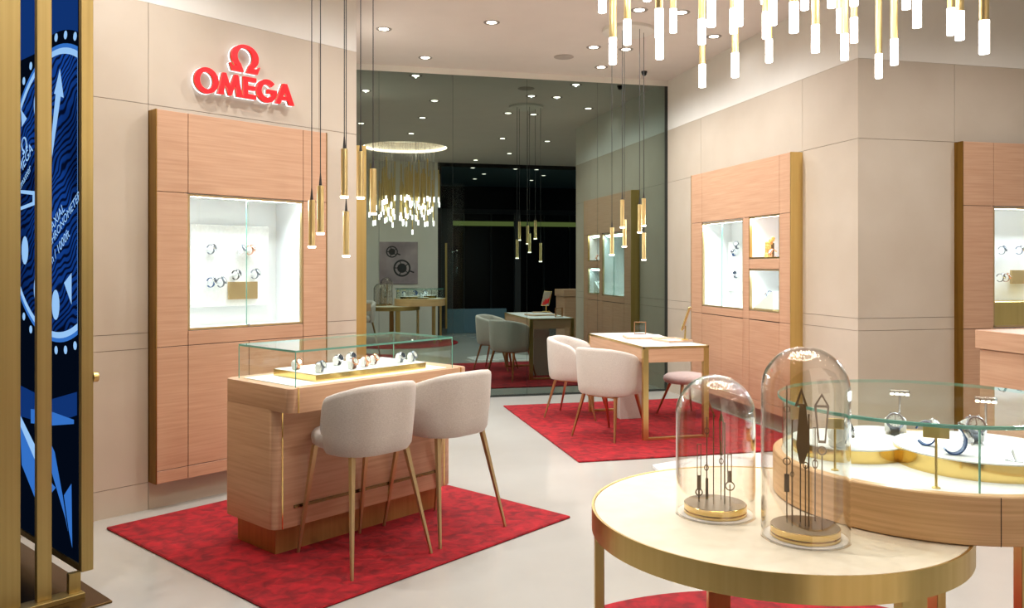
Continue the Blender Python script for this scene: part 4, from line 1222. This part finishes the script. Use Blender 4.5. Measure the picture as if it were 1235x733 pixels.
BC = (1.425, 2.205); SC = (1.274, 2.482)
fx, fz = conv(BC, 972.5)
items = [
    (0, 0.01, [rod_(fx, fz, 951.4, 466), ring_(fx, fz, 951.4, 495, 0.0105, 0.0025), ring_(fx, fz, 951.4, 558.6, 0.0115, 0.003), [poly_(fx, fz, [(948.4, 574), (954.4, 574), (954.4, 596), (948.4, 596)])]]),
    (0, -0.02, [rod_(fx, fz, 957.8, 505, 0.0022), ring_(fx, fz, 957.8, 571, 0.0065, 0.002, 1.3)]),
    (0, 0.03, [rod_(fx, fz, 967, 540), [poly_(fx, fz, [(968, 469), (960, 493), (966, 491), (962, 540), (966, 562), (971, 562), (978, 540), (973.5, 491), (976, 493)]), poly_(fx, fz, [(968, 476), (972, 489), (964.5, 489)])], ring_(fx, fz, 969, 547, 0.013, 0.004)]),
    (0, -0.01, [rod_(fx, fz, 972.8, 560), ring_(fx, fz, 973, 560, 0.008, 0.0025, 1.3), rod_(fx, fz, 976.6, 498, 0.0022)]),
    (0, 0.05, [rod_(fx, fz, 984, 518), slot_(fx, fz, 984, 518, 556, 0.006), ring_(fx, fz, 984, 563, 0.0085, 0.0025, 1.7)]),
    (0, -0.035, [rod_(fx, fz, 991.3, 545), [poly_(fx, fz, [(991, 471), (982.5, 486), (987, 530), (995.5, 530), (999.5, 486)]), poly_(fx, fz, [(990.8, 488), (997, 488), (994, 527), (988.5, 527), (985.2, 488)]), poly_(fx, fz, [(991, 475), (996.5, 485), (985.5, 485)])], ring_(fx, fz, 991.3, 539, 0.0135, 0.004)])]
angB = -math.atan2(BC[0], BC[1])
stand('hands_stand', 'brass disc with tall oversized watch hands under the taller cloche', BC, items, angB)
cloche('taller glass cloche at the front of the round table', BC, 0.568)
fx, fz = conv(SC, 862)
items = [
    (0, 0.0, [rod_(fx, fz, 843, 590, 0.003), slot_(fx, fz, 843, 536, 575, 0.0068, 0.0025), [poly_(fx, fz, [(840.5, 574), (845.5, 574), (845.5, 591), (840.5, 591)])], ring_(fx, fz, 843, 594.5, 0.0125, 0.004)]),
    (0, 0.03, [rod_(fx, fz, 852, 505, 0.0018), ring_(fx, fz, 852, 522, 0.0085, 0.0025, 1.4), ring_(fx, fz, 851.5, 567, 0.0075, 0.0025, 1.4), [poly_(fx, fz, [(850.5, 580), (853.8, 580), (853.8, 612), (850.5, 612)])]]),
    (0, -0.02, [rod_(fx, fz, 860, 498, 0.0016)]),
    (0, 0.04, [rod_(fx, fz, 869, 535, 0.0016), [poly_(fx, fz, [(869, 498), (866.5, 508), (867.5, 552), (871, 552), (872.2, 508)]), poly_(fx, fz, [(869.2, 509), (870.6, 511), (870, 549), (868.7, 549), (868.2, 511)])], ring_(fx, fz, 869.2, 559, 0.0075, 0.0022, 1.4)]),
    (0, -0.01, [rod_(fx, fz, 873, 508, 0.0024)]),
    (0, -0.03, [rod_(fx, fz, 879, 580, 0.0018), slot_(fx, fz, 878.6, 544, 566, 0.0072, 0.0028), [poly_(fx, fz, [(876, 564), (881.2, 564), (881.2, 577), (876, 577)])], ring_(fx, fz, 879, 582, 0.0155, 0.0038)])]
stand('hands_stand', 'brass disc with shorter oversized watch hands under the lower cloche', SC, items, -math.atan2(SC[0], SC[1]))
cloche('lower glass cloche farther back on the round table', SC, 0.452)

# ------------------------------------------------------------------ curved display case resting over the round table
DC = Vector((2.07, 2.47, 0)); DR = 0.51; Z0, Z1 = 0.7535, 0.897
t = Thing('curved_display_case', 'round oak display case with a glass wall and top behind the cloches', 'display case', DC, 0)
g = G(); g.lathe([(0, Z0), (DR - 0.003, Z0), (DR, Z0 + 0.003), (DR, Z1 - 0.004), (DR - 0.004, Z1), (DR - 0.03, Z1), (DR - 0.03, Z1 - 0.01), (0, Z1 - 0.01)], DC, 120); t.add('drum', g, 'wood_drum')
def ang_of(px):       # bearing of the near intersection of that pixel column with the drum
    b_ = math.atan((px - CX) / F) + YAW; dx, dy = math.sin(b_), math.cos(b_)
    k_ = dx * DC.x + dy * DC.y; h_ = math.sqrt(max(0, DR * DR - (DC.x ** 2 + DC.y ** 2 - k_ * k_)))
    p = Vector((dx * (k_ - h_), dy * (k_ - h_))); return math.atan2(p.y - DC.y, p.x - DC.x)
g = G(); T = Matrix.Translation(DC) @ Matrix.Rotation(ang_of(1207.5), 4, 'Z'); g.box(DR - 0.004, DR + 0.0006, -0.0012, 0.0012, Z0, Z1 - 0.003, T=T); t.add('seam', g, 'gap')
g = G(); g.lathe([(0, Z1 - 0.008), (DR - 0.031, Z1 - 0.008), (DR - 0.031, Z1 - 0.001), (0, Z1 - 0.001)], DC, 96); t.add('display_floor', g, 'white_soft')
g = G(); g.lathe([(0.478, Z1), (0.478, 1.084), (0.473, 1.084), (0.473, Z1)], DC, 120, closed=True); t.add('glass_wall', g, 'glass')
g = G(); g.lathe([(0, 1.0845), (0.492, 1.0845), (0.492, 1.0965), (0, 1.0965)], DC, 120); t.add('glass_top', g, 'glass')
g = G(); g.lathe([(0.492, 1.0845), (0.494, 1.0865), (0.494, 1.0945), (0.492, 1.0965)], DC, 120, closed=True)
T = Matrix.Translation(DC) @ Matrix.Rotation(ang_of(1187), 4, 'Z'); g.box(0.472, 0.479, -0.002, 0.002, Z1, 1.084, T=T)
t.add('glass_edge', g, 'glass_edge')
for (x, y) in ((2.49, 2.49), (2.32, 2.82), (2.38, 2.16)):
    g = G(); g.box(x - 0.02, x + 0.02, y - 0.02, y + 0.02, 0.014, Z0 + 0.002, 0.002); t.add('leg', g, 'brass')

ZF = Z1 - 0.001
def riser(label, c, r, h):
    t = Thing('round_riser', label, 'riser', (c[0], c[1], ZF), 0, 'round risers in the curved display case')
    g = G(); g.lathe([(0, 0), (r, 0), (r, h - 0.004), (0, h - 0.004)], (c[0], c[1], ZF), 72); t.add('brass_side', g, 'brass_bright')
    g = G(); g.lathe([(0, h - 0.004), (r + 0.001, h - 0.004), (r + 0.001, h), (0, h)], (c[0], c[1], ZF), 72); t.add('top_pad', g, 'white_soft')
R1 = (2.165, 2.34); R2 = (1.852, 2.60)
riser('large round white riser with brass side at the right of the curved case', R1, 0.262, 0.058)
riser('smaller round white riser with brass side at the left of the curved case', R2, 0.19, 0.046)
riser('thin round white riser behind the silver watch in the curved case', (2.10, 2.76), 0.115, 0.03)
def price(label, px, py, pl, h):
    p = onz(px, py, ZF)
    t = Thing('price_stand', label, 'stand', p, 0, 'brass card stands in the curved display case')
    g = G(); g.lathe([(0, 0), (0.012, 0), (0.012, 0.003), (0.004, 0.006), (0.0035, h), (0, h)], p, 16); t.add('post', g, 'brass')
    T = Matrix.Translation((p.x, p.y, ZF + h)) @ Matrix.Rotation(-math.atan2(p.x, p.y) + R(4), 4, 'Z') @ Matrix.Rotation(R(-14), 4, 'X')
    g = G(); g.box(-pl / 2, pl / 2, -0.006, 0.006, -0.016, 0.018, 0.002, T=T); t.add('card_block', g, 'card_brass')
price('brass card stand at the front middle of the curved case', 1129, 588.5, 0.072, 0.165)
price('brass card stand seen through the taller cloche', 1007, 567, 0.056, 0.15)
def ledbar(label, px, py, Y_):
    p = at(px, py, Y_)
    t = Thing('spotlight_bar', label, 'lamp', (p.x, p.y, ZF), 0, 'small light bars in the curved display case')
    rz = -math.atan2(p.x, p.y)
    T = Matrix.Translation((p.x, p.y, 0)) @ Matrix.Rotation(rz, 4, 'Z')
    g = G(); g.cyl((p.x, p.y, ZF), (p.x, p.y, p.z), 0.004, seg=10); g.lathe([(0, 0), (0.016, 0), (0.016, 0.004), (0, 0.004)], (p.x, p.y, ZF), 16); t.add('post', g, 'steel')
    g = G(); g.box(-0.035, 0.035, -0.012, 0.012, p.z - 0.003, p.z + 0.016, 0.003, T=T); b_ = t.add('lamp_bar', g, 'steel')
    g = G()
    for k_ in range(4): g.lathe([(0, 0), (0.007, 0), (0.006, 0.006), (0, 0.006)], (-0.026 + 0.0173 * k_, -0.014, p.z - 0.002), 12, T=T)
    t.add('led', g, 'lamp', b_)
    q_ = T @ Vector((0, -0.03, p.z - 0.01)); spot('case_lamp', q_, 4.0, R(110), 0.6, COOL, 0.02, (DC.x, DC.y - 0.1, ZF))
ledbar('small light bar on a thin post at the left back of the curved case', 1085, 475, 3.16)
ledbar('small light bar on a thin post at the right of the curved case', 1189, 484, 2.93)
def ww(px, py, z, st, lab, rz, sc=1.4, cush=None):
    p = onz(px, py, z)
    watch(st, p, rz, lab, 'watches in the curved display case', sc)
    if cush: cushion((p.x, p.y, p.z + 0.002), rz, cush, 'watch cushions in the curved display case', sc)
Zb, Zs = ZF + 0.058, ZF + 0.046
ww(1080, 527, ZF + 0.03, 'steel_white', 'silver bracelet watch on a white cushion below the left light bar', R(-40), 1.4, 'white cushion under the silver watch below the left light bar')
ww(1117, 537, Zb, 'blue', 'blue-strapped watch left of the front card stand in the curved case', R(40), 1.35)
ww(1150, 548, Zb, 'blue', 'blue-strapped watch right of the front card stand in the curved case', R(60), 1.5)
ww(1172, 533, Zb, 'steel_white', 'white-dialled watch on a cushion below the right light bar', R(-20), 1.4, 'white cushion below the right light bar')
ww(1010, 538, Zs, 'blue', 'blue-strapped watch seen through the taller cloche', R(50), 1.5, 'white cushion seen through the taller cloche')
p = onz(1226, 556, Zb)
t = Thing('name_card', 'small dark folded card at the right of the curved case', 'card', p, 0)
T = Matrix.Translation(p) @ Matrix.Rotation(R(-50), 4, 'Z')
g = G(); g.box(-0.03, 0.03, -0.018, 0.018, 0, 0.002, T=T); g.box(-0.001, 0.001, -0.018, 0.018, 0, 0.035, T=T @ Matrix.Rotation(R(-20), 4, 'Y')); t.add('card_sheet', g, 'steel')

# tall oak counter at the right edge
t = Thing('reception_counter', 'tall oak counter cut off by the right edge of the picture', 'counter', (5.0, 4.5, 0), 0)
g = G(); g.box(4.42, 5.6, 4.22, 4.77, 0.08, 0.99, 0.003); t.add('body', g, 'wood')
g = G(); g.box(4.40, 5.62, 4.20, 4.79, 0.994, 1.12, 0.004); t.add('counter_top', g, 'wood')
g = G(); g.box(4.46, 5.56, 4.26, 4.73, 0.0, 0.08); t.add('plinth', g, 'brass_dark')

# thin slab standing in for an unidentified white shape behind the round table
M['marble'] = noisy(pmat('white_marble', (240, 238, 234), 0.2), (150, 150, 150), (3, 3, 3), 8, 0.55, 0.72, dist=1.5)
ZP = 0.03
pp = [onz(a_, b2, ZP) for a_, b2 in ((787, 560), (806, 576), (960, 590), (972, 556), (915, 546), (852, 549))]
t = Thing('floor_panel', 'flat white veined panel lying on the floor behind the round table', 'panel', (2.3, 5.2, 0), 0)
g = G(); g.prism([(p.x, p.y) for p in pp], 0.0, ZP, bev=0.004); t.add('slab', g, 'marble')
